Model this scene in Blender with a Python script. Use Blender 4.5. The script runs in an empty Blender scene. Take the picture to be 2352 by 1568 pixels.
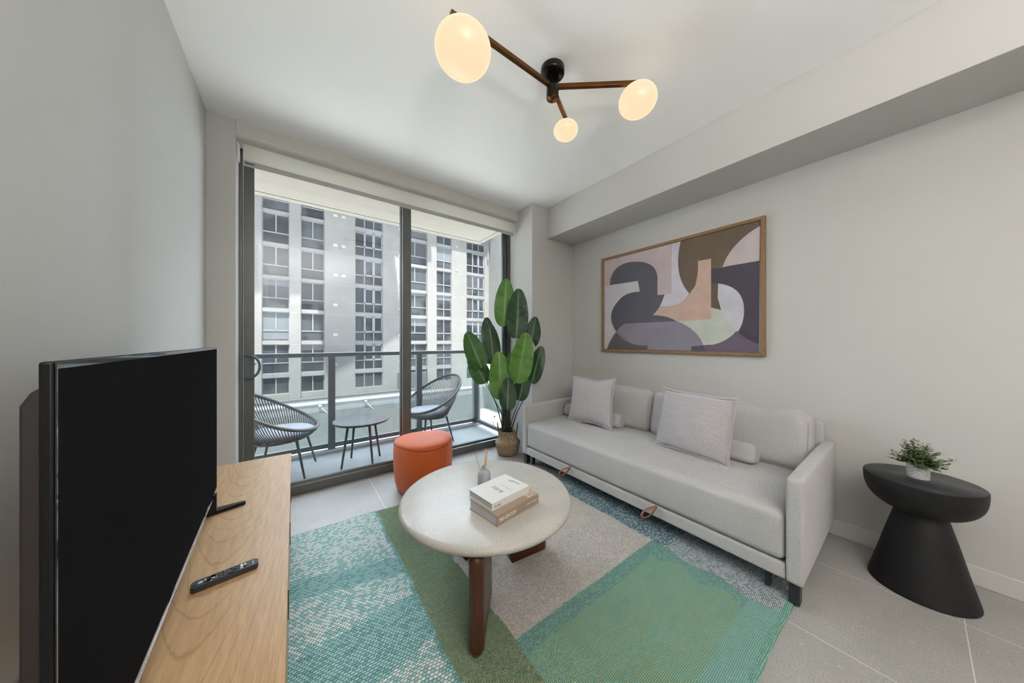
import bpy, bmesh, math, random
import numpy as np
from mathutils import Matrix, Vector
random.seed(7); rng = np.random.default_rng(5)
S = bpy.context.scene
COL = S.collection
PI = math.pi

# ------------------------------------------------------------------ camera
CAMH = 1.24; FPX = 680.0; YAW = math.atan(499.5/680)
cam = bpy.data.cameras.new('camera'); cam.sensor_width = 36; cam.lens = FPX/2352*36; cam.clip_start = .02; cam.clip_end = 400
co = bpy.data.objects.new('camera', cam); COL.objects.link(co)
co.location = (0, 0, CAMH); co.rotation_euler = (PI/2, 0, -YAW); S.camera = co
_c, _s = math.cos(YAW), math.sin(YAW)
def ray(px, py):
    u = (px-1176)/FPX
    return (_s+u*_c, _c-u*_s, (784-py)/FPX)
def onZ(px, py, z):            # where the sight line of a pixel meets a horizontal plane
    a = ray(px, py); t = (z-CAMH)/a[2]; return Vector((a[0]*t, a[1]*t, z))
def onX(px, py, x):
    a = ray(px, py); t = x/a[0]; return Vector((x, a[1]*t, CAMH+a[2]*t))
def onD(px, py, d):            # at distance d straight ahead
    a = ray(px, py); return Vector((a[0]*d, a[1]*d, CAMH+a[2]*d))

# ------------------------------------------------------------------ look
S.view_settings.view_transform = 'Standard'; S.view_settings.look = 'None'
S.view_settings.gamma = 1; S.view_settings.use_curve_mapping = False
S.view_settings.exposure = 0.75
cy = S.cycles
cy.max_bounces = 7; cy.diffuse_bounces = 5; cy.glossy_bounces = 3; cy.transmission_bounces = 4
cy.transparent_max_bounces = 12; cy.caustics_reflective = False; cy.caustics_refractive = False
cy.sample_clamp_indirect = 4; cy.use_denoising = True; cy.blur_glossy = 1.0

# ------------------------------------------------------------------ world, sun, lights
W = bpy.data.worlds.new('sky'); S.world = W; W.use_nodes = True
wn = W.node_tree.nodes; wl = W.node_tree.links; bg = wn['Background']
tc = wn.new('ShaderNodeTexCoord'); sx = wn.new('ShaderNodeSeparateXYZ'); wl.new(tc.outputs['Generated'], sx.inputs[0])
cr = wn.new('ShaderNodeValToRGB'); wl.new(sx.outputs['Z'], cr.inputs[0]); wl.new(cr.outputs[0], bg.inputs[0])
cr.color_ramp.elements[0].position = 0.0; cr.color_ramp.elements[0].color = (.60, .66, .72, 1)
cr.color_ramp.elements[1].position = 0.6; cr.color_ramp.elements[1].color = (.80, .88, 1.0, 1)
# unseen bright sky patch above the building opposite, added to light the room
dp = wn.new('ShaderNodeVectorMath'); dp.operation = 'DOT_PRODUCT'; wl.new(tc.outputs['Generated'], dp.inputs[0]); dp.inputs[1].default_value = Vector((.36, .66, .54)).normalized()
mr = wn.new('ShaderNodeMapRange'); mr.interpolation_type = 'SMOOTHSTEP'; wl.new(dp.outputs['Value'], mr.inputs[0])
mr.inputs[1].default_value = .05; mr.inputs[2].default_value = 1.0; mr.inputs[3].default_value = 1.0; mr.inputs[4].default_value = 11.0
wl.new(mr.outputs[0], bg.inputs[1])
def lamp(name, kind, energy, color, loc, rot, **k):
    l = bpy.data.lights.new(name, kind); l.energy = energy; l.color = color
    for a, b in k.items(): setattr(l, a, b)
    o = bpy.data.objects.new(name, l); COL.objects.link(o); o.location = loc; o.rotation_euler = rot
    return o
sun = lamp('sun', 'SUN', 9.0, (1, .955, .88), (0, -20, 40), (0, 0, 0), angle=.02)
sun.rotation_euler = Vector((.10, .34, -.93)).to_track_quat('-Z', 'Y').to_euler()
por = lamp('sky_portal', 'AREA', 1, (1, 1, 1), (.92, 3.06, 1.35), (-PI/2, 0, 0), shape='RECTANGLE', size=2.5, size_y=2.7)
por.data.cycles.is_portal = True
# two unseen uplights behind the camera, added to brighten the ceiling
UPL = ((.10, -1.05), (.15, -2.2))
for x, y in UPL:
    lamp('added_uplight_source', 'AREA', 50, (1, .965, .92), (x, y, 1.92), (PI, 0, 0), shape='DISK', size=.34)

# ------------------------------------------------------------------ materials
def srgb(r, g, b):
    f = lambda c: (c/255/12.92) if c/255 <= .04045 else ((c/255+.055)/1.055)**2.4
    return (f(r), f(g), f(b), 1)
class NT:
    def __init__(s, name):
        s.m = bpy.data.materials.new(name); s.m.use_nodes = True; s.n = s.m.node_tree.nodes; s.l = s.m.node_tree.links
        s.b = s.n['Principled BSDF']; s.o = s.n['Material Output']
    def new(s, t, **k):
        n = s.n.new(t)
        for a, b in k.items(): setattr(n, a, b)
        return n
    def link(s, a, b): s.l.new(a, b)
    def coord(s, kind='Object', scale=(1, 1, 1), rot=(0, 0, 0), loc=(0, 0, 0)):
        t = s.new('ShaderNodeTexCoord'); m = s.new('ShaderNodeMapping'); s.link(t.outputs[kind], m.inputs[0])
        m.inputs['Scale'].default_value = scale; m.inputs['Rotation'].default_value = rot; m.inputs['Location'].default_value = loc
        return m.outputs[0]
    def noise(s, v, scale, detail=3, rough=.5, dist=0):
        n = s.new('ShaderNodeTexNoise'); s.link(v, n.inputs['Vector']); n.inputs['Scale'].default_value = scale
        n.inputs['Detail'].default_value = detail; n.inputs['Roughness'].default_value = rough; n.inputs['Distortion'].default_value = dist
        return n.outputs['Fac']
    def ramp(s, f, stops, interp='LINEAR'):
        r = s.new('ShaderNodeValToRGB'); r.color_ramp.interpolation = interp; e = r.color_ramp.elements
        e[0].position, e[0].color = stops[0]; e[1].position, e[1].color = stops[-1]
        for p, c in stops[1:-1]:
            x = e.new(p); x.color = c
        s.link(f, r.inputs[0]); return r.outputs[0]
    def math(s, op, a, b=None, c=None):
        n = s.new('ShaderNodeMath', operation=op)
        for i, v in enumerate((a, b, c)):
            if v is None: continue
            if isinstance(v, (int, float)): n.inputs[i].default_value = v
            else: s.link(v, n.inputs[i])
        return n.outputs[0]
    def mix(s, f, a, b, mode='MIX'):
        n = s.new('ShaderNodeMix', data_type='RGBA', blend_type=mode)
        for i, v in ((0, f), (6, a), (7, b)):
            if isinstance(v, (int, float)): n.inputs[i].default_value = v
            elif isinstance(v, tuple): n.inputs[i].default_value = v
            else: s.link(v, n.inputs[i])
        return n.outputs[2]
    def bump(s, h, strength=.3, dist=.01):
        n = s.new('ShaderNodeBump'); n.inputs['Strength'].default_value = strength; n.inputs['Distance'].default_value = dist
        s.link(h, n.inputs['Height']); s.link(n.outputs[0], s.b.inputs['Normal']); return n
    def base(s, c):
        if isinstance(c, tuple): s.b.inputs['Base Color'].default_value = c
        else: s.link(c, s.b.inputs['Base Color'])
def mat(name, col, rough=.6, metal=0, noise=0, nscale=8, bump=0, bscale=200, bdist=.002, spec=None, coat=0, sheen=0):
    t = NT(name); v = t.coord()
    if noise:
        f = t.noise(v, nscale, 4)
        dark = tuple(c*(1-noise) for c in col[:3])+(1,); lite = tuple(min(1, c*(1+noise)) for c in col[:3])+(1,)
        t.base(t.ramp(f, [(.3, dark), (.7, lite)]))
    else: t.base(col)
    t.b.inputs['Roughness'].default_value = rough; t.b.inputs['Metallic'].default_value = metal
    if spec is not None: t.b.inputs['Specular IOR Level'].default_value = spec
    if coat: t.b.inputs['Coat Weight'].default_value = coat
    if sheen: t.b.inputs['Sheen Weight'].default_value = sheen
    if bump: t.bump(t.noise(v, bscale, 2), bump, bdist)
    return t.m
M = {}
M['wall'] = mat('wall_paint', (.525, .518, .50, 1), .75, bump=.15, bscale=260, bdist=.001, noise=.012, nscale=3)
M['ceiling'] = mat('ceiling_paint', (.92, .92, .915, 1), .8, bump=.1, bscale=200, bdist=.001)
M['trim'] = mat('trim_paint', (.60, .588, .565, 1), .5)
M['white'] = mat('white_paint', (.80, .80, .79, 1), .6)
M['dkmetal'] = mat('bronze_grey_metal', (.115, .120, .118, 1), .38, .35, noise=.05)
M['rail'] = mat('rail_grey_metal', (.115, .124, .138, 1), .45, .3)
M['black'] = mat('black_plastic', (.005, .005, .006, 1), .4, spec=.25)
M['gloss'] = mat('piano_black', (.006, .006, .007, 1), .08, coat=.5)
M['chrome'] = mat('silver_strip', (.62, .63, .66, 1), .25, 1)
M['rubber'] = mat('rubber', (.02, .02, .02, 1), .7)

def thin_glass(name, tint, refl=.07, dirt=0.0, dirtcol=(.6, .65, .65, 1)):
    t = NT(name); tr = t.new('ShaderNodeBsdfTransparent'); tr.inputs[0].default_value = tint
    gl = t.new('ShaderNodeBsdfGlossy'); gl.inputs['Roughness'].default_value = .02; gl.inputs[0].default_value = (1, 1, 1, 1)
    fr = t.new('ShaderNodeLayerWeight'); fr.inputs[0].default_value = .25
    f = t.math('MULTIPLY_ADD', fr.outputs['Fresnel'], .55, refl*.3)
    mx = t.new('ShaderNodeMixShader'); t.link(f, mx.inputs[0]); t.link(tr.outputs[0], mx.inputs[1]); t.link(gl.outputs[0], mx.inputs[2])
    out = mx.outputs[0]
    if dirt:
        df = t.new('ShaderNodeBsdfDiffuse'); df.inputs[0].default_value = dirtcol
        m2 = t.new('ShaderNodeMixShader'); m2.inputs[0].default_value = dirt; t.link(out, m2.inputs[1]); t.link(df.outputs[0], m2.inputs[2]); out = m2.outputs[0]
    t.link(out, t.o.inputs[0]); return t.m
M['glass'] = thin_glass('door_glass', (.93, .95, .95, 1), .06)
M['railglass'] = thin_glass('balustrade_glass', (.88, .92, .92, 1), .05, .045)

def floor_mat():
    t = NT('stone_tile'); v = t.coord()
    bk = t.new('ShaderNodeTexBrick'); mp = t.new('ShaderNodeMapping'); t.link(v, mp.inputs[0])
    mp.inputs['Rotation'].default_value = (0, 0, PI/2); mp.inputs['Location'].default_value = (.13+.0, .545+.61*2-.0, 0)
    mp2 = mp
    bk.offset = .0; bk.inputs['Scale'].default_value = 1; bk.inputs['Brick Width'].default_value = 1.22; bk.inputs['Row Height'].default_value = .61
    bk.inputs['Mortar Size'].default_value = .0016; bk.inputs['Mortar Smooth'].default_value = .1
    bk.inputs['Color1'].default_value = (0, 0, 0, 1); bk.inputs['Color2'].default_value = (1, 1, 1, 1)
    # rotated frame: brick x runs along world y, rows step along world x
    cmb = t.new('ShaderNodeCombineXYZ'); sp = t.new('ShaderNodeSeparateXYZ'); t.link(v, sp.inputs[0])
    t.link(t.math('ADD', sp.outputs['Y'], .13+2.44*2), cmb.inputs[0]); t.link(t.math('ADD', sp.outputs['X'], -.545+.61*8), cmb.inputs[1])
    t.link(cmb.outputs[0], bk.inputs['Vector'])
    n1 = t.noise(v, 3.5, 4); n2 = t.noise(v, 170, 2, .7); n3 = t.noise(v, 45, 3, .6)
    c = t.ramp(n1, [(.3, (.305, .296, .278, 1)), (.7, (.35, .34, .32, 1))])
    c = t.mix(t.ramp(n2, [(.52, (0, 0, 0, 1)), (.70, (1, 1, 1, 1))]), c, (.20, .19, .175, 1))
    c = t.mix(t.ramp(n3, [(.60, (0, 0, 0, 1)), (.78, (.6, .6, .6, 1))]), c, (.50, .49, .47, 1))
    c = t.mix(bk.outputs['Fac'], c, (.62, .605, .575, 1))
    t.base(c); t.b.inputs['Roughness'].default_value = .42
    t.bump(n2, .12, .002); return t.m
M['floor'] = floor_mat()

def oak_mat():
    t = NT('oak_veneer')
    tcx = t.new('ShaderNodeTexCoord'); sp = t.new('ShaderNodeSeparateXYZ'); t.link(tcx.outputs['Object'], sp.inputs[0])
    # cathedral figure: nested arches along y
    xx = t.math('ADD', sp.outputs['X'], .20)
    v = t.coord(scale=(1, 1, 1))
    wob = t.noise(v, 2.2, 2)
    x2 = t.math('MULTIPLY', t.math('MULTIPLY', xx, xx), 26.0)
    h = t.math('ADD', t.math('MULTIPLY', sp.outputs['Y'], 1.0), t.math('MULTIPLY', x2, -1.0))
    h = t.math('ADD', h, t.math('MULTIPLY', wob, .42))
    vv = t.coord(scale=(14, 1.2, 3)); fine = t.noise(vv, 6, 4, .6)
    ph = t.math('ADD', t.math('MULTIPLY', h, 9.0), t.math('MULTIPLY', fine, .22))
    fr = t.math('FRACT', ph)
    line = t.ramp(fr, [(0.0, (1, 1, 1, 1)), (.05, (.2, .2, .2, 1)), (.10, (0, 0, 0, 1)), (.93, (0, 0, 0, 1)), (1.0, (1, 1, 1, 1))])
    c = t.ramp(fine, [(.3, (.40, .245, .115, 1)), (.7, (.50, .325, .165, 1))])
    v3 = t.coord(scale=(150, 4, 20)); pores = t.noise(v3, 3, 3, .7)
    c = t.mix(t.ramp(pores, [(.56, (0, 0, 0, 1)), (.68, (.55, .55, .55, 1))]), c, (.30, .17, .07, 1))
    c = t.mix(t.math('MULTIPLY', line, .5), c, (.20, .105, .04, 1))
    t.base(c); t.b.inputs['Roughness'].default_value = .38
    t.bump(pores, .15, .001); return t.m
M['oak'] = oak_mat()
def wood(name, c1, c2, scale=(30, 30, 2), rough=.4):
    t = NT(name); v = t.coord(scale=scale); f = t.noise(v, 4, 5, .6, .4)
    t.base(t.ramp(f, [(.3, c1), (.7, c2)])); t.b.inputs['Roughness'].default_value = rough; t.b.inputs['Specular IOR Level'].default_value = .3; t.bump(f, .15, .001); return t.m
M['walnut'] = wood('walnut', (.045, .014, .008, 1), (.085, .028, .016, 1), (30, 30, 2), .32)
M['ebony'] = wood('ebonised_wood', (.005, .005, .0055, 1), (.013, .013, .015, 1), (60, 3, 6), .55)
M['ebonytop_lit'] = wood('ebonised_top_lit', (.012, .012, .014, 1), (.040, .040, .046, 1), (50, 2.5, 6), .33)  # same dark wood, lightened for the light falling on the top
M['framewood'] = wood('frame_wood', (.17, .095, .045, 1), (.32, .20, .105, 1), (40, 6, 40), .55)
M['edgewood'] = wood('edge_band', (.13, .12, .10, 1), (.20, .18, .15, 1), (10, 3, 60), .5)

def fabric(name, c1, c2, scale=420, bd=.0016, rough=.9, sheen=.15):
    t = NT(name); v = t.coord()
    va = t.coord(scale=(1, 1, .16)); vb = t.coord(scale=(.16, .16, 1)); na = t.noise(va, scale*1.6, 2, .6); nb = t.noise(vb, scale*1.6, 2, .6)
    big = t.noise(v, 3, 2); f = t.math('ADD', t.math('MULTIPLY', t.math('ADD', na, nb), .42), t.math('MULTIPLY', big, .16))
    t.base(t.ramp(f, [(.38, c1), (.62, c2)])); t.b.inputs['Roughness'].default_value = rough
    t.b.inputs['Sheen Weight'].default_value = sheen; t.bump(f, .35, bd); return t.m
M['sofa'] = fabric('sofa_linen', (.34, .33, .325, 1), (.50, .49, .485, 1))
M['pillow'] = fabric('corduroy', (.37, .345, .36, 1), (.51, .48, .50, 1), 500, .001, .85, .4)
M['velvet'] = mat('rust_velvet', (.50, .092, .016, 1), .6, noise=.16, nscale=4, bump=.1, bscale=500, bdist=.001, sheen=.12, spec=.3)
M['piping'] = mat('dark_rust_piping', (.20, .035, .010, 1), .7)
M['leather'] = mat('tan_leather', (.27, .085, .035, 1), .5, noise=.1, nscale=30)
M['leatheredge'] = mat('leather_edge', (.07, .025, .015, 1), .6)

def terrazzo():
    t = NT('cream_terrazzo'); v = t.coord()
    c = t.ramp(t.noise(v, 5, 2), [(.3, (.405, .385, .345, 1)), (.7, (.455, .435, .395, 1))])
    for sc, col, th in ((150, (.20, .15, .11, 1), .095), (230, (.16, .15, .14, 1), .10), (170, (.66, .65, .61, 1), .11)):
        vo = t.new('ShaderNodeTexVoronoi'); t.link(v, vo.inputs['Vector']); vo.inputs['Scale'].default_value = sc
        sel = t.new('ShaderNodeSeparateColor'); t.link(vo.outputs['Color'], sel.inputs[0])
        k = t.math('MULTIPLY', t.math('LESS_THAN', vo.outputs['Distance'], th*2.1), t.math('LESS_THAN', sel.outputs[0], .30))
        c = t.mix(t.math('MULTIPLY', k, .8), c, col)
    t.base(c); t.b.inputs['Roughness'].default_value = .24; t.b.inputs['Specular IOR Level'].default_value = .16; return t.m
M['terrazzo'] = terrazzo()

def rug_mat():
    t = NT('woven_rug'); v = t.coord()
    A = t.new('ShaderNodeAttribute', attribute_name='colA').outputs; B = t.new('ShaderNodeAttribute', attribute_name='colB').outputs
    K = t.new('ShaderNodeAttribute', attribute_name='knob').outputs   # r: share of second yarn, g: knob scale 0 small..1 big
    sk = t.new('ShaderNodeSeparateColor'); t.link(K['Color'], sk.inputs[0])
    # wavy rows
    wob = t.new('ShaderNodeTexNoise'); wob.inputs['Scale'].default_value = 5; t.link(v, wob.inputs['Vector'])
    wv = t.new('ShaderNodeVectorMath', operation='MULTIPLY_ADD'); t.link(wob.outputs['Color'], wv.inputs[0]); wv.inputs[1].default_value = (.02, .02, 0); t.link(v, wv.inputs[2])
    def cells(sx, sy):
        m = t.new('ShaderNodeMapping'); m.inputs['Scale'].default_value = (sx, sy, 0); t.link(wv.outputs[0], m.inputs[0])
        sp = t.new('ShaderNodeSeparateXYZ'); t.link(m.outputs[0], sp.inputs[0])
        row = t.math('FLOOR', sp.outputs['Y']); off = t.math('MULTIPLY', t.math('MODULO', row, 2.0), .5)
        xx = t.math('ADD', sp.outputs['X'], off)
        fx = t.math('SUBTRACT', t.math('FRACT', xx), .5); fy = t.math('SUBTRACT', t.math('FRACT', sp.outputs['Y']), .5)
        d = t.math('SQRT', t.math('ADD', t.math('MULTIPLY', fx, fx), t.math('MULTIPLY', fy, fy)))
        cb = t.new('ShaderNodeCombineXYZ'); t.link(t.math('FLOOR', xx), cb.inputs[0]); t.link(row, cb.inputs[1])
        wn_ = t.new('ShaderNodeTexWhiteNoise', noise_dimensions='2D'); t.link(cb.outputs[0], wn_.inputs['Vector'])
        return d, wn_.outputs['Value']
    d1, r1 = cells(62, 92); d2, r2 = cells(125, 165)
    big = sk.outputs[1]
    d = t.math('ADD', t.math('MULTIPLY', d1, big), t.math('MULTIPLY', d2, t.math('SUBTRACT', 1.0, big)))
    r = t.math('ADD', t.math('MULTIPLY', r1, big), t.math('MULTIPLY', r2, t.math('SUBTRACT', 1.0, big)))
    vs_ = t.coord(scale=(1.0, 16, 1)); pn = t.math('ADD', t.math('MULTIPLY', t.noise(v, 9, 3), .45), t.math('MULTIPLY', t.noise(vs_, 4, 3, .6), .55)); share = t.math('ADD', sk.outputs[0], t.math('MULTIPLY', t.math('SUBTRACT', pn, .5), 1.0))
    pick = t.math('LESS_THAN', r, share)
    c = t.mix(pick, A['Color'], B['Color'])
    dg = t.math('ADD', d, t.math('MULTIPLY', sk.outputs[2], .02)); gap = t.ramp(dg, [(.36, (0, 0, 0, 1)), (.55, (1, 1, 1, 1))])
    warp = t.mix(t.math('MULTIPLY_ADD', sk.outputs[2], .2, .72), c, t.mix(sk.outputs[2], (.02, .055, .05, 1), (.012, .012, .016, 1)))
    c = t.mix(gap, c, warp)
    t.base(c); t.b.inputs['Roughness'].default_value = .95
    hgt = t.ramp(d, [(.0, (1, 1, 1, 1)), (.3, (.8, .8, .8, 1)), (.55, (0, 0, 0, 1))])
    t.bump(hgt, .8, .004); return t.m
M['rug'] = rug_mat()

def basket_mat():
    t = NT('seagrass_weave'); v = t.coord()
    vo = t.new('ShaderNodeTexVoronoi'); m = t.new('ShaderNodeMapping'); t.link(v, m.inputs[0]); m.inputs['Scale'].default_value = (110, 110, 70)
    t.link(m.outputs[0], vo.inputs['Vector']); vo.inputs['Scale'].default_value = 1; vo.inputs['Randomness'].default_value = .5
    c = t.ramp(vo.outputs['Distance'], [(.1, (.42, .31, .18, 1)), (.42, (.27, .18, .09, 1)), (.62, (.05, .03, .018, 1))])
    n = t.noise(v, 60, 2); c = t.mix(t.math('MULTIPLY', n, .35), c, (.52, .42, .28, 1))
    t.base(c); t.b.inputs['Roughness'].default_value = .8
    inv = t.math('SUBTRACT', 1.0, vo.outputs['Distance']); t.bump(inv, .7, .006); return t.m
M['basket'] = basket_mat()
M['handle_dark'] = mat('dark_fibre', (.03, .022, .018, 1), .8)
def leaf_mat(name, c, c2):
    t = NT(name); v = t.coord(); at = t.new('ShaderNodeAttribute', attribute_name='vein').outputs
    f = t.noise(v, 14, 3)
    col = t.ramp(f, [(.3, c), (.7, c2)])
    col = t.mix(at['Fac'], col, tuple(min(1, x*1.0+.10) for x in c2[:3])+(1,))
    t.base(col); t.b.inputs['Roughness'].default_value = .36
    t.b.inputs['Subsurface Weight'].default_value = 0
    return t.m
M['leafA'] = leaf_mat('leaf_bright', (.045, .15, .015, 1), (.10, .25, .02, 1))
M['leafB'] = leaf_mat('leaf_mid', (.018, .085, .012, 1), (.04, .15, .018, 1))
M['leafC'] = leaf_mat('leaf_dark', (.008, .036, .012, 1), (.018, .065, .022, 1))
M['stem'] = mat('leaf_stem', (.02, .028, .022, 1), .5)
M['soil'] = mat('soil', (.02, .015, .012, 1), .95)
M['midrib'] = mat('leaf_midrib', (.20, .33, .06, 1), .5)

def emis(name, col, strength, base=(.9, .85, .75, 1)):
    t = NT(name); t.base(base); t.b.inputs['Emission Color'].default_value = col; t.b.inputs['Emission Strength'].default_value = strength
    t.b.inputs['Roughness'].default_value = .35; return t.m
M['globe'] = emis('opal_glass_lit', (1.0, .77, .49, 1), .57, (.05, .045, .04, 1))
M['brass'] = mat('aged_brass', (.15, .062, .020, 1), .26, .9, noise=.1, nscale=20)
M['darkbronze'] = mat('dark_bronze', (.010, .007, .006, 1), .22, .6)
M['shade'] = None
def shade_mat():
    t = NT('roller_fabric'); v = t.coord()
    d = t.new('ShaderNodeBsdfDiffuse'); d.inputs[0].default_value = (.78, .77, .72, 1)
    tl = t.new('ShaderNodeBsdfTranslucent'); tl.inputs[0].default_value = (.80, .80, .75, 1)
    mx = t.new('ShaderNodeMixShader'); mx.inputs[0].default_value = .45; t.link(d.outputs[0], mx.inputs[1]); t.link(tl.outputs[0], mx.inputs[2])
    t.link(mx.outputs[0], t.o.inputs[0]); return t.m
M['shade'] = shade_mat()
M['alu'] = mat('shade_bar', (.42, .41, .39, 1), .5)
M['valance'] = mat('valance_fabric', (.55, .54, .505, 1), .7)

# exterior
def stucco():
    t = NT('stucco_white'); v = t.coord(); n = t.noise(v, .6, 5)
    c = t.ramp(n, [(.3, (.245, .243, .239, 1)), (.7, (.285, .283, .279, 1))])
    sp = t.new('ShaderNodeSeparateXYZ'); t.link(v, sp.inputs[0])
    fr = t.math('FRACT', t.math('DIVIDE', t.math('ADD', sp.outputs['Z'], 2.0), 2.925))
    ln = t.math('LESS_THAN', fr, .016); c = t.mix(t.math('MULTIPLY', ln, .35), c, (.4, .4, .4, 1))
    t.base(c); t.b.inputs['Roughness'].default_value = .9; return t.m
M['stucco'] = stucco()
M['soffit'] = mat('soffit_paint', (.185, .170, .144, 1), .85, noise=.02)
M['concrete'] = mat('concrete', (.27, .275, .285, 1), .8, noise=.07, nscale=4, bump=.2, bscale=60, bdist=.003)
M['kerb'] = mat('kerb_paint', (.48, .50, .52, 1), .8, noise=.06, nscale=10)
def pane_mat():
    t = NT('window_pane'); v = t.coord(); n = t.noise(v, .45, 2)
    oi = t.new('ShaderNodeObjectInfo')
    a = t.mix(oi.outputs['Random'], (.045, .052, .060, 1), (.105, .115, .125, 1))
    c = t.mix(t.ramp(n, [(.45, (0, 0, 0, 1)), (.6, (1, 1, 1, 1))]), a, (.028, .032, .038, 1))
    t.base(c); t.b.inputs['Roughness'].default_value = .12; t.b.inputs['Specular IOR Level'].default_value = .5; return t.m
M['pane'] = pane_mat()
M['curtain'] = mat('window_blind', (.17, .187, .205, 1), .5, noise=.06, nscale=1)
M['winframe'] = mat('window_frame_grey', (.28, .30, .33, 1), .5)
M['podium'] = mat('podium_wall', (.13, .138, .15, 1), .85, noise=.06, nscale=1)
M['podium2'] = mat('podium_cladding', (.075, .084, .086, 1), .8, noise=.08, nscale=1.5)
M['street'] = mat('street_paving', (.86, .84, .80, 1), .9, noise=.1, nscale=.5)  # made near-white so the unseen paving bounces light up to the ceiling
M['greenglass'] = mat('green_shopfront', (.12, .24, .20, 1), .25, noise=.2, nscale=.5)
M['rope'] = mat('grey_rope', (.11, .112, .115, 1), .8, bump=.3, bscale=300, bdist=.002)
M['chairmetal'] = mat('chair_grey_metal', (.085, .09, .094, 1), .55, 0, spec=.2)
M['cushion'] = fabric('outdoor_cushion', (.20, .215, .245, 1), (.27, .285, .32, 1))
M['bottle'] = mat('matte_ceramic_grey', (.33, .33, .345, 1), .6)
M['reed'] = mat('rattan_reed', (.50, .30, .17, 1), .7)
M['bookw'] = mat('book_white_cloth', (.66, .66, .63, 1), .6)
M['bookt'] = mat('book_tan_cloth', (.33, .25, .18, 1), .55)
M['spinet'] = mat('book_tan_spine', (.27, .20, .14, 1), .55)
M['pages'] = mat('book_pages', (.50, .49, .52, 1), .8, bump=.3, bscale=900, bdist=.0005)
M['inkd'] = mat('ink_dark', (.03, .03, .035, 1), .5)
M['inkg'] = mat('ink_ghost', (.52, .52, .50, 1), .4)
M['inkw'] = mat('ink_white', (.85, .84, .80, 1), .4)
M['pot'] = mat('speckled_concrete_pot', (.50, .49, .49, 1), .85, noise=.25, nscale=120, bump=.3, bscale=150, bdist=.002)
M['smallleaf'] = mat('eucalyptus_leaf', (.10, .15, .06, 1), .5, noise=.65, nscale=45)
M['twig'] = mat('twig', (.06, .05, .02, 1), .7)

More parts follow.
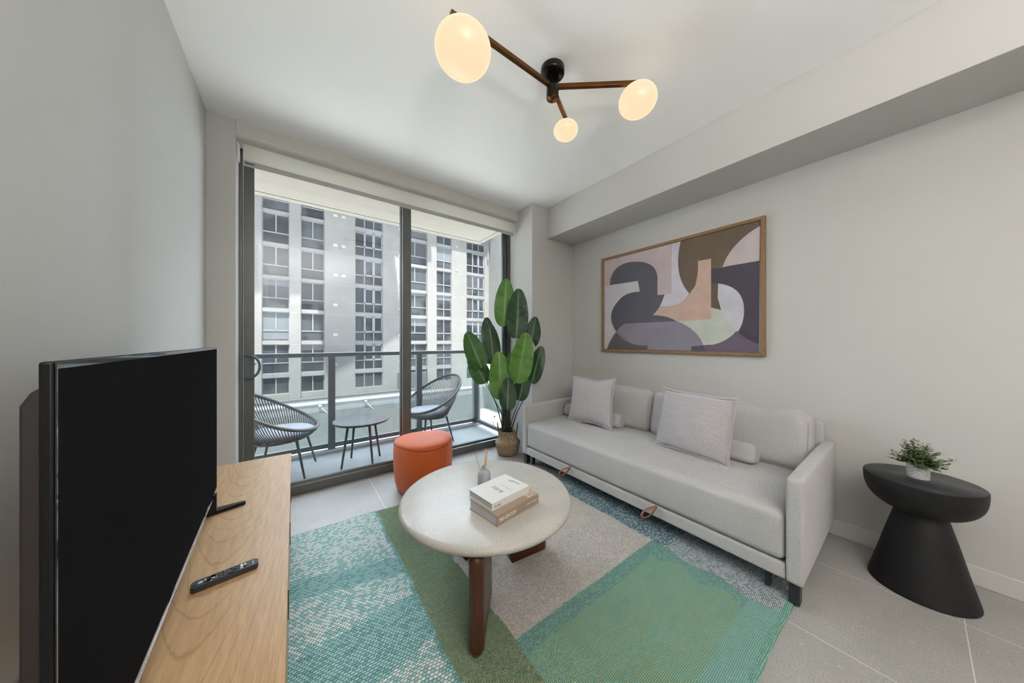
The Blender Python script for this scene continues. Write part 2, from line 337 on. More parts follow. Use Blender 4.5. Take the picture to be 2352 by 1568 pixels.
# ------------------------------------------------------------------ mesh helpers
class MB:
    def __init__(s): s.v = []; s.f = []; s.mi = []; s.sm = []
    def add(s, vs, fs, mi=0, smooth=False):
        o = len(s.v); s.v += [tuple(p) for p in vs]; s.f += [tuple(i+o for i in f) for f in fs]; s.mi += [mi]*len(fs); s.sm += [smooth]*len(fs); return s
    def box(s, lo, hi, mi=0):
        x0, y0, z0 = lo; x1, y1, z1 = hi
        return s.add([(x0, y0, z0), (x1, y0, z0), (x1, y1, z0), (x0, y1, z0), (x0, y0, z1), (x1, y0, z1), (x1, y1, z1), (x0, y1, z1)],
                     [(0, 3, 2, 1), (4, 5, 6, 7), (0, 1, 5, 4), (1, 2, 6, 5), (2, 3, 7, 6), (3, 0, 4, 7)], mi)
    def bar(s, a, b, w, h, mi=0, up=(0, 0, 1)):
        a = Vector(a); b = Vector(b); d = (b-a).normalized(); u = Vector(up); r = d.cross(u)
        if r.length < 1e-4: r = d.cross(Vector((0, 1, 0)))
        r.normalize(); u = r.cross(d)
        vs = [p+r*i*w/2+u*j*h/2 for p in (a, b) for i, j in ((-1, -1), (1, -1), (1, 1), (-1, 1))]
        return s.add(vs, [(3, 2, 1, 0), (4, 5, 6, 7), (0, 1, 5, 4), (1, 2, 6, 5), (2, 3, 7, 6), (3, 0, 4, 7)], mi)
    def lathe(s, prof, c=(0, 0, 0), n=48, mi=0, cap=True, fn=None):
        vs = []; fs = []
        for r, z in prof:
            for k in range(n):
                a = 2*PI*k/n; q = r*(fn(a) if fn else 1); vs.append((c[0]+q*math.cos(a), c[1]+q*math.sin(a), c[2]+z))
        for i in range(len(prof)-1):
            for k in range(n):
                k2 = (k+1) % n; fs.append((i*n+k, i*n+k2, (i+1)*n+k2, (i+1)*n+k))
        if cap:
            fs.append(tuple(range(n-1, -1, -1))); fs.append(tuple((len(prof)-1)*n+k for k in range(n)))
        return s.add(vs, fs, mi, True)
    def tube(s, pts, r, n=10, mi=0, closed=False, rr=None):
        P = [Vector(p) for p in pts]; m = len(P); vs = []; fs = []; prev = None
        for i, p in enumerate(P):
            if closed: d = P[(i+1) % m]-P[i-1]
            else: d = P[min(i+1, m-1)]-P[max(i-1, 0)]
            d.normalize()
            if prev is None: u = d.orthogonal().normalized()
            else: u = (prev-d*prev.dot(d)).normalized()
            prev = u; w = d.cross(u); R = rr[i] if rr else r
            vs += [p+(u*math.cos(2*PI*k/n)+w*math.sin(2*PI*k/n))*R for k in range(n)]
        for i in range(m if closed else m-1):
            j = (i+1) % m
            for k in range(n):
                k2 = (k+1) % n; fs.append((i*n+k, i*n+k2, j*n+k2, j*n+k))
        if not closed: fs += [tuple(range(n-1, -1, -1)), tuple((m-1)*n+k for k in range(n))]
        return s.add(vs, fs, mi, True)
    def prism(s, poly, z0, z1, mi=0, smooth=False):
        n = len(poly); vs = [(x, y, z0) for x, y in poly]+[(x, y, z1) for x, y in poly]
        s.add(vs, [tuple(range(n-1, -1, -1)), tuple(range(n, 2*n))], mi)
        return s.add(vs, [(k, (k+1) % n, n+(k+1) % n, n+k) for k in range(n)], mi, smooth)
    def grid(s, P, mi=0, smooth=True, flip=False):          # P[i][j]
        a = len(P); b = len(P[0]); fs = []
        for i in range(a-1):
            for j in range(b-1):
                q = (i*b+j, (i+1)*b+j, (i+1)*b+j+1, i*b+j+1); fs.append(q[::-1] if flip else q)
        return s.add([p for r in P for p in r], fs, mi, smooth)
    def soft(s, c, h, r, bulge=(0, 0, 0), n=14, mi=0, rot=None, tap=None):
        c = Vector(c); h = Vector(h)
        for ax in range(3):
            for sg in (-1, 1):
                P = []
                for i in range(n+1):
                    row = []
                    for j in range(n+1):
                        # denser near the edges
                        e = lambda k: math.sin((k/n-.5)*PI)
                        u, v = e(i), e(j); p = [0, 0, 0]; p[ax] = sg; p[(ax+1) % 3] = u; p[(ax+2) % 3] = v
                        q = Vector([p[k]*h[k] for k in range(3)])
                        inn = Vector([max(-(h[k]-r), min(h[k]-r, q[k])) for k in range(3)])
                        d = q-inn; d.normalize() if d.length > 1e-9 else None
                        w = inn+d*r
                        w[ax] += sg*bulge[ax]*max(0, (1-u*u))**.7*max(0, (1-v*v))**.7
                        if tap: w = tap(w)
                        if rot: w = rot @ w
                        row.append(w+c)
                    P.append(row)
                s.grid(P, mi, True, flip=(sg < 0))
        return s
    def build(s, name, mats, parent=None, local=False, bevel=0, bseg=2, merge=False, smooth=None, autosm=False):
        me = bpy.data.meshes.new(name); me.from_pydata(s.v, [], s.f)
        mats = mats if isinstance(mats, (list, tuple)) else [mats]
        for m in mats: me.materials.append(M[m] if isinstance(m, str) else m)
        me.polygons.foreach_set('material_index', s.mi)
        me.polygons.foreach_set('use_smooth', [smooth]*len(s.f) if smooth is not None else s.sm)
        if merge:
            bm = bmesh.new(); bm.from_mesh(me); bmesh.ops.remove_doubles(bm, verts=bm.verts, dist=1e-5)
            bmesh.ops.recalc_face_normals(bm, faces=bm.faces); bm.to_mesh(me); bm.free()
        me.update()
        o = bpy.data.objects.new(name, me); COL.objects.link(o)
        if parent is not None: adopt(o, parent, local)
        if bevel:
            b = o.modifiers.new('bevel', 'BEVEL'); b.width = bevel; b.segments = bseg; b.limit_method = 'ANGLE'; b.angle_limit = math.radians(40)
            b.harden_normals = False
            for p in me.polygons: p.use_smooth = True
            try: me.set_sharp_from_angle(angle=math.radians(35))
            except Exception: pass
        return o
WM = {}
def world_of(o): return WM.get(o.name, Matrix.Identity(4))
def adopt(o, parent, local=False):
    o.parent = parent
    if not local: o.matrix_parent_inverse = world_of(parent).inverted()
    else: WM[o.name] = world_of(parent)
def thing(name, label, cat, loc=(0, 0, 0), rz=0, group=None):
    o = bpy.data.objects.new(name, None); COL.objects.link(o); o.location = loc; o.rotation_euler = (0, 0, rz); o.empty_display_size = .05
    WM[o.name] = Matrix.Translation(Vector(loc)) @ Matrix.Rotation(rz, 4, 'Z')
    tag(o, label, cat, group); return o
def tag(o, label, cat, group=None, kind=None):
    o['label'] = label; o['category'] = cat
    if group: o['group'] = group
    if kind: o['kind'] = kind
    return o
def struct(o, label=None):
    o['kind'] = 'structure'
    if label: o['label'] = label
    return o
def text_mesh(name, txt, size, origin, right, up, m, parent, extr=.0003, xs=1.0, align='LEFT', offset=0, shear=0):
    cu = bpy.data.curves.new('lettering', 'FONT'); cu.body = txt; cu.size = size; cu.extrude = extr; cu.align_x = align; cu.offset = offset; cu.shear = shear
    cu.resolution_u = 3
    tmp = bpy.data.objects.new('lettering', cu); me = bpy.data.meshes.new_from_object(tmp)
    bpy.data.objects.remove(tmp); bpy.data.curves.remove(cu)
    R = Vector(right).normalized(); U = Vector(up).normalized(); N = R.cross(U)
    mx = Matrix((R*xs, U, N)).transposed().to_4x4(); mx.translation = Vector(origin); me.transform(mx)
    me.materials.clear(); me.materials.append(M[m]); o = bpy.data.objects.new(name, me); COL.objects.link(o); adopt(o, parent); return o

# ------------------------------------------------------------------ room shell
XL, XR, YW, YB, CZ = -.478, 2.806, 2.81, -3.2, 2.79
struct(MB().box((XL-.12, YB-.1, -.12), (XR+.12, 2.955, 0)).build('floor', 'floor'), 'grey stone tile floor with pale grout lines')
struct(MB().box((XL-.12, YB-.1, CZ), (XR+.12, 3.06, CZ+.15)).build('ceiling', 'ceiling'), 'flat white ceiling')
struct(MB().box((XL-.12, YB-.1, 0), (XL, 3.06, CZ)).build('wall_left', 'wall'), 'light greige painted wall behind the television')
struct(MB().box((XR, YB-.1, 0), (XR+.12, 3.06, CZ)).build('wall_right', 'wall'), 'light greige painted wall behind the sofa')
struct(MB().box((XL, YB-.1, 0), (XR, YB, CZ)).build('wall_back', 'wall'), 'greige wall behind the camera')
struct(MB().box((XL, YW, 0), (-.331, 3.06, CZ)).build('wall_front', 'wall'), 'narrow greige wall left of the sliding door')
struct(MB().box((2.148, 2.543, 0), (XR, 3.06, CZ)).build('wall_pillar', 'wall', bevel=.003), 'greige corner pillar right of the sliding door')
struct(MB().box((-.331, 2.97, 2.70), (2.148, 3.06, CZ)).build('wall_header', 'wall'), 'wall strip above the sliding door')
struct(MB().box((2.376, YB, 2.437), (XR, 2.543, CZ)).build('trim_bulkhead', 'wall', bevel=.003), 'boxed greige bulkhead along the right ceiling edge')
struct(MB().box((XR-.014, YB, 0), (XR, 2.543, .095)).build('baseboard_right', 'trim', bevel=.003), 'greige baseboard along the right wall')
struct(MB().box((XL, YB, 0), (XL+.014, YW, .095)).build('baseboard_left', 'trim', bevel=.003), 'greige baseboard along the left wall')
struct(MB().box((2.148, 2.529, 0), (XR-.014, 2.543, .095)).build('baseboard_pillar', 'trim', bevel=.003), 'greige baseboard across the pillar')
struct(MB().box((XL+.014, YW-.014, 0), (-.331, YW, .095)).build('baseboard_front', 'trim', bevel=.003), 'greige baseboard left of the door')
# stands and bowls added around the unseen uplights behind the camera
for i, (x, y) in enumerate(UPL):
    t = thing('added_uplight', ('added white uplight behind the camera by the left wall', 'added white uplight far behind the camera by the left wall')[i], 'floor lamp', (x, y, 0))
    MB().lathe([(0, 0), (.15, 0), (.15, .02), (.02, .03), (.012, .04), (.012, 1.8), (0, 1.8)], (x, y, 0), 32, cap=False).build('stand', 'white', t)
    MB().lathe([(.0, 1.79), (.05, 1.80), (.17, 1.90), (.20, 1.95), (.195, 1.95), (.165, 1.905), (.05, 1.81), (0, 1.80)], (x, y, 0), 40, cap=False).build('uplight_bowl', 'white', t)

# sliding glass door
D0 = 2.958
dr = bpy.data.objects.new('door_1', None); COL.objects.link(dr); struct(dr, 'wide sliding glass door to the balcony in dark metal frames')
fr = MB()
fr.box((-.331, D0, 0), (2.148, D0+.012, .073)).box((-.331, D0+.012, 0), (2.148, 3.06, .045))
fr.box((-.331, D0, .045), (-.311, 3.06, 2.70)).box((2.128, D0+.004, .045), (2.148, 3.06, 2.70)).box((-.331, D0, 2.66), (2.148, 3.06, 2.72))
fr.build('door_frame', 'dkmetal', dr, bevel=.0015)
MB().box((-.311, D0-.001, .0732), (2.128, D0+.013, .0765)).build('threshold_strip', 'chrome', dr)
# left (sliding) leaf
lf = MB(); y0, y1 = 2.972, 3.000
lf.box((-.307, y0, .047), (-.247, y1, 2.655)).box((.842, y0-.004, .047), (.935, y1, 2.655)).box((-.247, y0, .047), (.842, y1, .098)).box((-.247, y0, 2.60), (.842, y1, 2.655))
lf.build('sliding_leaf_frame', 'dkmetal', dr, bevel=.002)
MB().box((.838, y0-.006, .05), (.8425, y0+.004, 2.65)).build('weather_seal', 'black', dr)
MB().box((.8455, y0-.0065, .05), (.853, y0-.003, 2.65)).build('seal_strip', 'chrome', dr)
MB().box((-.247, 2.984, .098), (.842, 2.990, 2.60)).build('glass_pane', 'glass', dr)
# right (fixed) leaf
rf = MB(); y0, y1 = 3.012, 3.040
rf.box((.842, y0, .047), (.90, y1, 2.655)).box((2.066, y0, .047), (2.128, y1, 2.655)).box((.90, y0, .047), (2.066, y1, .088)).box((.90, y0, 2.60), (2.066, y1, 2.655))
rf.build('fixed_leaf_frame', 'dkmetal', dr, bevel=.002)
MB().box((.90, 3.024, .088), (2.066, 3.030, 2.60)).build('glass_pane', 'glass', dr)
hd = MB(); pts = [Vector((-.290, 2.968, 1.135))]
for k in range(13):
    a = PI*k/12; pts.append(Vector((-.290+.078*math.sin(a)**.8, 2.945, 1.05+.085*math.cos(a))))
pts.append(Vector((-.290, 2.968, .965)))
hd.tube(pts, .009, 10); hd.box((-.300, 2.958, .95), (-.272, 2.9715, 1.15)); hd.bar((-.285, 2.95, 1.02), (-.235, 2.95, 1.075), .006, .006)
hd.build('door_handle', 'rail', dr)
# exterior brackets of the opening
# roller shade
rs = thing('roller_shade', 'off-white roller shade under a pelmet, pulled slightly down over the sliding door', 'window shade', (.9, 2.87, 2.69))
v = MB(); prof = [(2.803, 2.79), (2.800, 2.70), (2.803, 2.682), (2.815, 2.672), (2.84, 2.668), (2.955, 2.668), (2.955, 2.79)]
n = len(prof); vs = [(x, y, z) for x in (-.3295, 2.146) for y, z in prof]
v.add(vs, [tuple(range(n)), tuple(range(2*n-1, n-1, -1))]+[(k, n+k, n+(k+1) % n, (k+1) % n) for k in range(n)])
v.build('pelmet', 'valance', rs)
MB().box((-.299, 2.869, 2.54), (2.126, 2.8705, 2.668)).build('fabric', 'shade', rs)
MB().box((-.301, 2.862, 2.511), (2.128, 2.876, 2.549)).build('bottom_bar', 'alu', rs, bevel=.003)
lb = MB().box((-.289, 2.8605, 2.524), (-.235, 2.8622, 2.536)).build('maker_tag', 'black', rs)
b = MB(); random.seed(3); xx = -.286
while xx < -.240:
    w = random.choice((.003, .004, .005)); b.box((xx, 2.8598, 2.527), (xx+w, 2.8606, 2.528)); b.box((xx, 2.8598, 2.532), (xx+w, 2.8606, 2.533)); b.box((xx, 2.8598, 2.527), (xx+.001, 2.8606, 2.533)); xx += w+.0022
b.build('tag_lettering', 'inkw', lb)
ch = MB(); ch.tube([(2.139, 2.87, 2.66), (2.139, 2.872, 1.9), (2.139, 2.87, 1.1), (2.139, 2.87, .35)], .0015, 6); ch.tube([(2.139, 2.885, 2.66), (2.139, 2.89, 1.5), (2.139, 2.887, .35), (2.139, 2.8785, .335), (2.139, 2.87, .35)], .0015, 6)
ch.build('pull_chain', 'white', rs)
MB().box((-.330, 2.866, 2.55), (-.322, 2.93, 2.668)).build('bracket', 'white', rs)

# ------------------------------------------------------------------ balcony
struct(MB().box((-1.4, 2.955, -.20), (2.30, 4.03, -.02)).build('floor_balcony', 'concrete'), 'grey concrete balcony floor')
struct(MB().box((-1.4, 3.90, -.02), (2.30, 4.03, .012)).build('trim_balcony_kerb', 'kerb', bevel=.004), 'pale painted kerb under the balcony rail')
so = MB().box((-1.4, 3.06, 2.76), (2.27, 3.935, 3.0)).box((-1.4, 3.941, 2.757), (2.335, 4.03, 3.0)).box((2.276, 3.06, 2.757), (2.335, 3.935, 3.0)).box((-1.4, 3.06, 2.775), (2.3, 4.0, 3.0))
struct(so.build('ceiling_balcony', 'soffit'), 'cream underside of the balcony above')
struct(MB().box((-.6, 3.0, -.02), (-.331, 3.10, 2.76)).box((2.148, 3.06, -.02), (2.9, 3.12, 3.0)).build('wall_exterior', 'stucco'), 'outside face of the wall beside the door')
struct(MB().box((-1.4, -3.3, 3.0), (3.2, 4.03, 4.3)).build('wall_upper_storey', 'stucco'), 'plain block for the storey above the balcony, added for shade')  # unseen block added to keep the sun off the slab and outside wall
bal = thing('balcony_railing', 'grey metal and glass railing around the balcony', 'railing', (1.0, 3.96, 0))
YR = 3.965
MB().box((-1.4, YR-.04, 1.066), (2.262, YR+.04, 1.113)).build('top_rail', 'rail', bal, bevel=.006)
MB().box((2.182, 3.06, 1.066), (2.262, YR-.04, 1.113)).build('side_top_rail', 'rail', bal, bevel=.006)
MB().box((-1.4, YR-.02, .030), (2.18, YR+.02, .078)).build('bottom_rail', 'rail', bal, bevel=.003)
MB().box((-1.4, YR-.024, .078), (2.18, YR-.012, .084)).build('glazing_bead', 'kerb', bal)
MB().box((2.20, 3.06, .030), (2.24, YR-.04, .078)).build('side_bottom_rail', 'rail', bal, bevel=.003)
for x in (.342, 1.262+.09):
    MB().box((x-.035, YR-.035, -.02), (x+.035, YR+.035, 1.066)).build('post', 'rail', bal, bevel=.003)
MB().box((-.72, YR-.035, -.02), (-.65, YR+.035, 1.066)).build('post', 'rail', bal, bevel=.003)
MB().box((2.18, YR-.042, -.02), (2.262, YR+.04, 1.066)).build('corner_post', 'rail', bal, bevel=.003)
for a, b_ in ((-.65, .307), (.377, 1.317), (1.387, 2.18)):
    MB().box((a, YR-.004, .078), (b_, YR+.004, 1.066)).build('glass_panel', 'railglass', bal)
MB().box((2.218, 3.06, .078), (2.226, YR-.04, 1.066)).build('glass_panel', 'railglass', bal)

def rope_chair(label, x, y, rz):
    t = thing('balcony_chair', label, 'chair', (x, y, -.02), rz, 'rope chairs on the balcony')
    def rim(a):
        k = (1-math.cos(a))/2
        return Vector((.315*math.cos(a)-.09*k**1.5, .335*math.sin(a)*(1+.04*math.sin(a)**2), .425+.385*k**1.35))
    def ring(a): return Vector((.225*math.cos(a)+.03, .235*math.sin(a), .335+.02*(1+math.cos(a))/2))
    N = 64
    MB().tube([rim(2*PI*k/N) for k in range(N)], .0155, 10, closed=True).build('rim', 'rope', t, True)
    MB().tube([ring(2*PI*k/N) for k in range(N)], .010, 8, closed=True).build('seat_ring', 'chairmetal', t, True)
    w = MB()
    for k in range(92):
        a = 2*PI*(k+.5)/92; p, q = rim(a), ring(a); mid = (p+q)/2+Vector((math.cos(a), math.sin(a), 0))*.018
        w.tube([p, mid, q], .0042, 5)
    w.build('rope_weave', 'rope', t, True)
    MB().lathe([(.0, .350), (.20, .350), (.235, .36), (.25, .385), (.245, .405), (.21, .425), (.12, .437), (0, .440)], (.03, 0, 0), 40, cap=False, fn=lambda a: 1+.06*math.cos(a)**2).build('seat_cushion', 'cushion', t, True, merge=True, smooth=True)
    for sx_, sy_ in ((1, 1), (1, -1), (-1, 1), (-1, -1)):
        MB().tube([(.03+.15*sx_, .16*sy_, .345), (.03+.225*sx_, .215*sy_, 0)], .011, 10, rr=[.013, .0085]).build('leg', 'chairmetal', t, True)
    return t
rope_chair('grey rope balcony chair on the left, cut by the door frame, facing right', -.12, 3.59, math.radians(-14))
rope_chair('grey rope balcony chair on the right, behind the orange ottoman, facing left', 1.37, 3.60, math.radians(196))
bt = thing('balcony_table', 'small round grey metal table between the two balcony chairs', 'table', (.565, 3.42, -.02))
MB().lathe([(.235, .425), (.258, .430), (.264, .440), (.262, .450), (.250, .452), (.244, .448), (0, .448)], (.565, 3.42, -.02), 64, cap=False).lathe([(.0, .4251), (.236, .4251)], (.565, 3.42, -.02), 64, cap=False).build('table_top', 'chairmetal', bt, smooth=True)
for k in range(4):
    a = math.radians(20+90*k); MB().tube([(.565+.14*math.cos(a), 3.42+.14*math.sin(a), .40), (.565+.205*math.cos(a), 3.42+.205*math.sin(a), -.02)], .01, 10, rr=[.013, .010]).build('leg', 'chairmetal', bt)

# ------------------------------------------------------------------ opposite building and street
YF = 33.7; GR = -7.6
apt = thing('apartment_building', 'white apartment block with columns of dark windows across the street', 'building', (10, YF, GR))
wallm = MB()
cols = [(-12.2, -10.2, 2, .25), (-7.6, -5.6, 2, .25), (-2.308, -.367, 2, .25), (.462, 2.345, 2, .30), (4.95, 7.62, 3, .12), (9.7, 12.50, 2, .25), (13.63, 15.56, 2, .15), (17.62, 20.25, 3, .12)]
rows = [(-3.51, -1.99)]+[(-1.654+2.925*k, .974+2.925*k) for k in range(0, 6)]
TOPZ = 17.2
xs = -14.0
edges = [-14]+[c for q in cols for c in q[:2]]+[20.9]
for i in range(0, len(edges), 2): wallm.box((edges[i], YF, -4.25 if edges[i] < 12.7 else GR), (edges[i+1], YF+.6, TOPZ))
for (a, b_, nl, rec) in cols:
    zz = -4.25 if a < 12.7 else GR
    for z0, z1 in rows:
        wallm.box((a, YF+rec*.4, zz), (b_, YF+.6, z0)); zz = z1
    wallm.box((a, YF+rec*.4, zz), (b_, YF+.6, TOPZ))
wallm.build('wall', 'stucco', apt)
MB().box((20.9, 27.5, GR), (24, YF+.6, 17.2)).build('side_wing', 'stucco', apt)
MB().box((20.6, YF-.25, 14.0), (20.75, YF, 12.0)).build('downpipe', 'winframe', apt)
random.seed(11)
for ci, (a, b_, nl, rec) in enumerate(cols):
    for ri, (z0, z1) in enumerate(rows):
        w = MB(); y = YF+rec; fw = .07
        w.box((a, y, z0), (a+fw, y+.08, z1)).box((b_-fw, y, z0), (b_, y+.08, z1)).box((a+fw, y, z0), (b_-fw, y+.08, z0+fw)).box((a+fw, y, z1-fw), (b_-fw, y+.08, z1))
        full = z1-z0 > 2; tz = z0+.95 if full else None
        for k in range(1, nl):
            xk = a+(b_-a)*k/nl; w.box((xk-.045, y-.01, z0 if nl == 3 or ci > 5 else (tz or z0)), (xk+.045, y+.08, z1))
        if full: w.box((a+fw, y-.01, tz-.05), (b_-fw, y+.08, tz+.05))
        if nl == 3 and full:
            for k in (1, 2):
                xa = a+(b_-a)*k/nl+.045; xb = a+(b_-a)*(k+1)/nl-(.045 if k < 2 else fw)
                w.box((xa, y+.01, tz+.05), (xa+.08, y+.07, z1-fw)).box((xb-.08, y+.01, tz+.05), (xb, y+.07, z1-fw)).box((xa, y+.01, tz+.05), (xb, y+.07, tz+.13)).box((xa, y+.01, z1-fw-.12), (xb, y+.07, z1-fw))
        wo = w.build('window', 'winframe', apt)
        p = MB().box((a+.02, y+.05, z0+.02), (b_-.02, y+.06, z1-.02)).build('pane', 'pane', wo)
        if full and (random.random() < .28 or (ci == 2 and ri in (2, 3))):
            hh = random.choice((.25, .5, .8, 1.6)) if not (ci == 2 and ri == 2) else 2.4
            MB().box((a+.08, y+.046, max(z0+.05, z1-.07-hh)), (b_-.08, y+.05, z1-.07)).build('blind', 'curtain', wo)
vt = MB()
for k in range(6):
    z = -1.15+2.925*k
    vt.box((3.05, YF-.05, z), (3.42, YF, z+.26)); vt.box((9.25, YF-.05, z), (9.5, YF, z+.26))
    if k > 2: vt.box((3.75, YF-.05, z), (4.1, YF, z+.26))
    if k > 3: vt.box((16.1, YF-.05, z-.6), (16.35, YF, z-.4))
vt.build('wall_vents', mat('vent_grille', (.46, .46, .46, 1), .6), apt)
# overhang added above the view, its outline shaped to shade the facade
MB().prism([(x, YF-d) for x, d in ((-14, 0), (-14, 3.84), (.53, 3.84), (.53, 6.7), (8.1, 5.15), (8.1, 2.0), (12.4, 2.0), (12.4, 1.3), (20.9, 1.3), (20.9, 0))], 16.0, TOPZ).build('shading_overhang', 'stucco', apt)
pod = thing('parking_podium', 'low grey podium wall with white coping below the apartment block', 'building', (0, 24, GR))
PX = onZ(1091, 884.3, -2.94); px1 = PX.x
MB().box((-16, 24.0, GR), (px1, YF, -4.25)).box((-16, 24.0, -4.25), (px1, 24.3, -3.02)).build('wall', 'podium', pod)
MB().box((-16, 23.92, -3.02), (px1+.05, 24.38, -2.90)).build('coping', 'stucco', pod)
MB().box((-16, 23.94, GR), (px1, 24.0, -3.62)).build('cladding', 'podium2', pod)
MB().box((-16, YF-.6, -4.25), (12.6, YF-.02, -4.05)).build('gutter', 'podium', pod)
for px_, py_ in ((735, 933), (840, 922)):
    a = ray(px_, py_); tt = 23.9/a[1]; q = Vector((a[0]*tt, 23.9, CAMH+a[2]*tt))
    f_ = MB(); f_.lathe([(.0, 0), (.10, .0), (.10, .12), (0, .12)], q, 12, cap=False); f_.tube([q, q+Vector((.55, .02, -.65))], .03, 6); f_.build('spot_lamp', 'winframe', pod)
gm = MB().box((9.1, YF-.08, -4.2), (12.4, YF-.02, -2.2)).build('louvre_door', 'podium', apt)
# street level
gnd = MB().box((-60, 4.5, GR-.3), (90, 120, GR)).build('street', 'street'); struct(gnd, 'pale street far below the balcony, whitened to bounce light indoors')
shp = MB(); 
for k in range(2):
    y = 27.6+3*k; shp.box((20.8, y, GR), (20.9, y+2.6, -4.7))
shp.build('shopfront', 'greenglass', apt)
MB().box((19.9, 27.5, -4.7), (20.9, YF-.1, -4.35)).build('canopy', 'stucco', apt)
# person on the street
per = thing('person', 'distant person in a pink shirt and white shorts on the street below the balcony', 'person', (15.25, 23.5, GR))
pb = onD(1136, 960, 28.2); PX0, PY0 = pb.x, pb.y
per.location = (PX0, PY0, GR); WM[per.name] = Matrix.Translation(Vector((PX0, PY0, GR)))
def skin(name, verts, edges, radii, m, parent, sub=1):
    me = bpy.data.meshes.new(name); me.from_pydata(verts, edges, []); o = bpy.data.objects.new(name, me); COL.objects.link(o)
    o.modifiers.new('skin', 'SKIN'); 
    for i, r in enumerate(radii): me.skin_vertices[0].data[i].radius = (r, r)
    me.skin_vertices[0].data[0].use_root = True
    sbm = o.modifiers.new('sub', 'SUBSURF'); sbm.levels = sub; sbm.render_levels = sub
    me.materials.append(m); o.parent = parent; WM[o.name] = world_of(parent)
    return o
M['skin'] = mat('skin', (.45, .26, .18, 1), .6); M['pink'] = mat('pink_cotton', (.75, .45, .42, 1), .8); M['whitecloth'] = mat('white_cotton', (.75, .75, .75, 1), .8); M['hair'] = mat('dark_hair', (.03, .02, .015, 1), .7)
V = [(0, 0, .92), (0, 0, 1.15), (0, 0, 1.38), (0, 0, 1.50), (0, .01, 1.60), (0, .01, 1.70), (-.19, 0, 1.40), (-.26, .02, 1.15), (-.25, -.04, .90), (-.25, -.05, .82), (.19, 0, 1.40), (.26, .02, 1.15), (.25, -.04, .90), (.25, -.05, .82), (-.10, 0, .86), (-.11, -.02, .48), (-.11, .02, .09), (-.11, -.10, .03), (.10, 0, .86), (.12, .10, .48), (.12, .16, .09), (.12, .06, .03)]
Eg = [(0, 1), (1, 2), (2, 3), (3, 4), (4, 5), (2, 6), (6, 7), (7, 8), (8, 9), (2, 10), (10, 11), (11, 12), (12, 13), (0, 14), (14, 15), (15, 16), (16, 17), (0, 18), (18, 19), (19, 20), (20, 21)]
skin('body', V, Eg, [.13, .12, .12, .055, .085, .07, .065, .045, .035, .04, .065, .045, .035, .04, .09, .06, .04, .035, .09, .06, .04, .035], M['skin'], per, 2)
skin('shirt', [(0, 0, .95), (0, 0, 1.15), (0, 0, 1.40), (-.20, 0, 1.41), (-.25, .01, 1.24), (.20, 0, 1.41), (.25, .01, 1.24)], [(0, 1), (1, 2), (2, 3), (3, 4), (2, 5), (5, 6)], [.165, .155, .145, .085, .075, .085, .075], M['pink'], per, 2)
skin('shorts', [(0, 0, .93), (-.10, 0, .84), (-.115, -.01, .60), (.10, 0, .84), (.118, .05, .60)], [(0, 1), (1, 2), (0, 3), (3, 4)], [.15, .11, .095, .11, .095], M['whitecloth'], per, 1)
hm = MB().lathe([(.0, .08), (.06, .07), (.088, .03), (.088, -.02), (.06, -.06)], (0, .015, 1.69), 16, cap=False); hm.build('hair', 'hair', per, True)

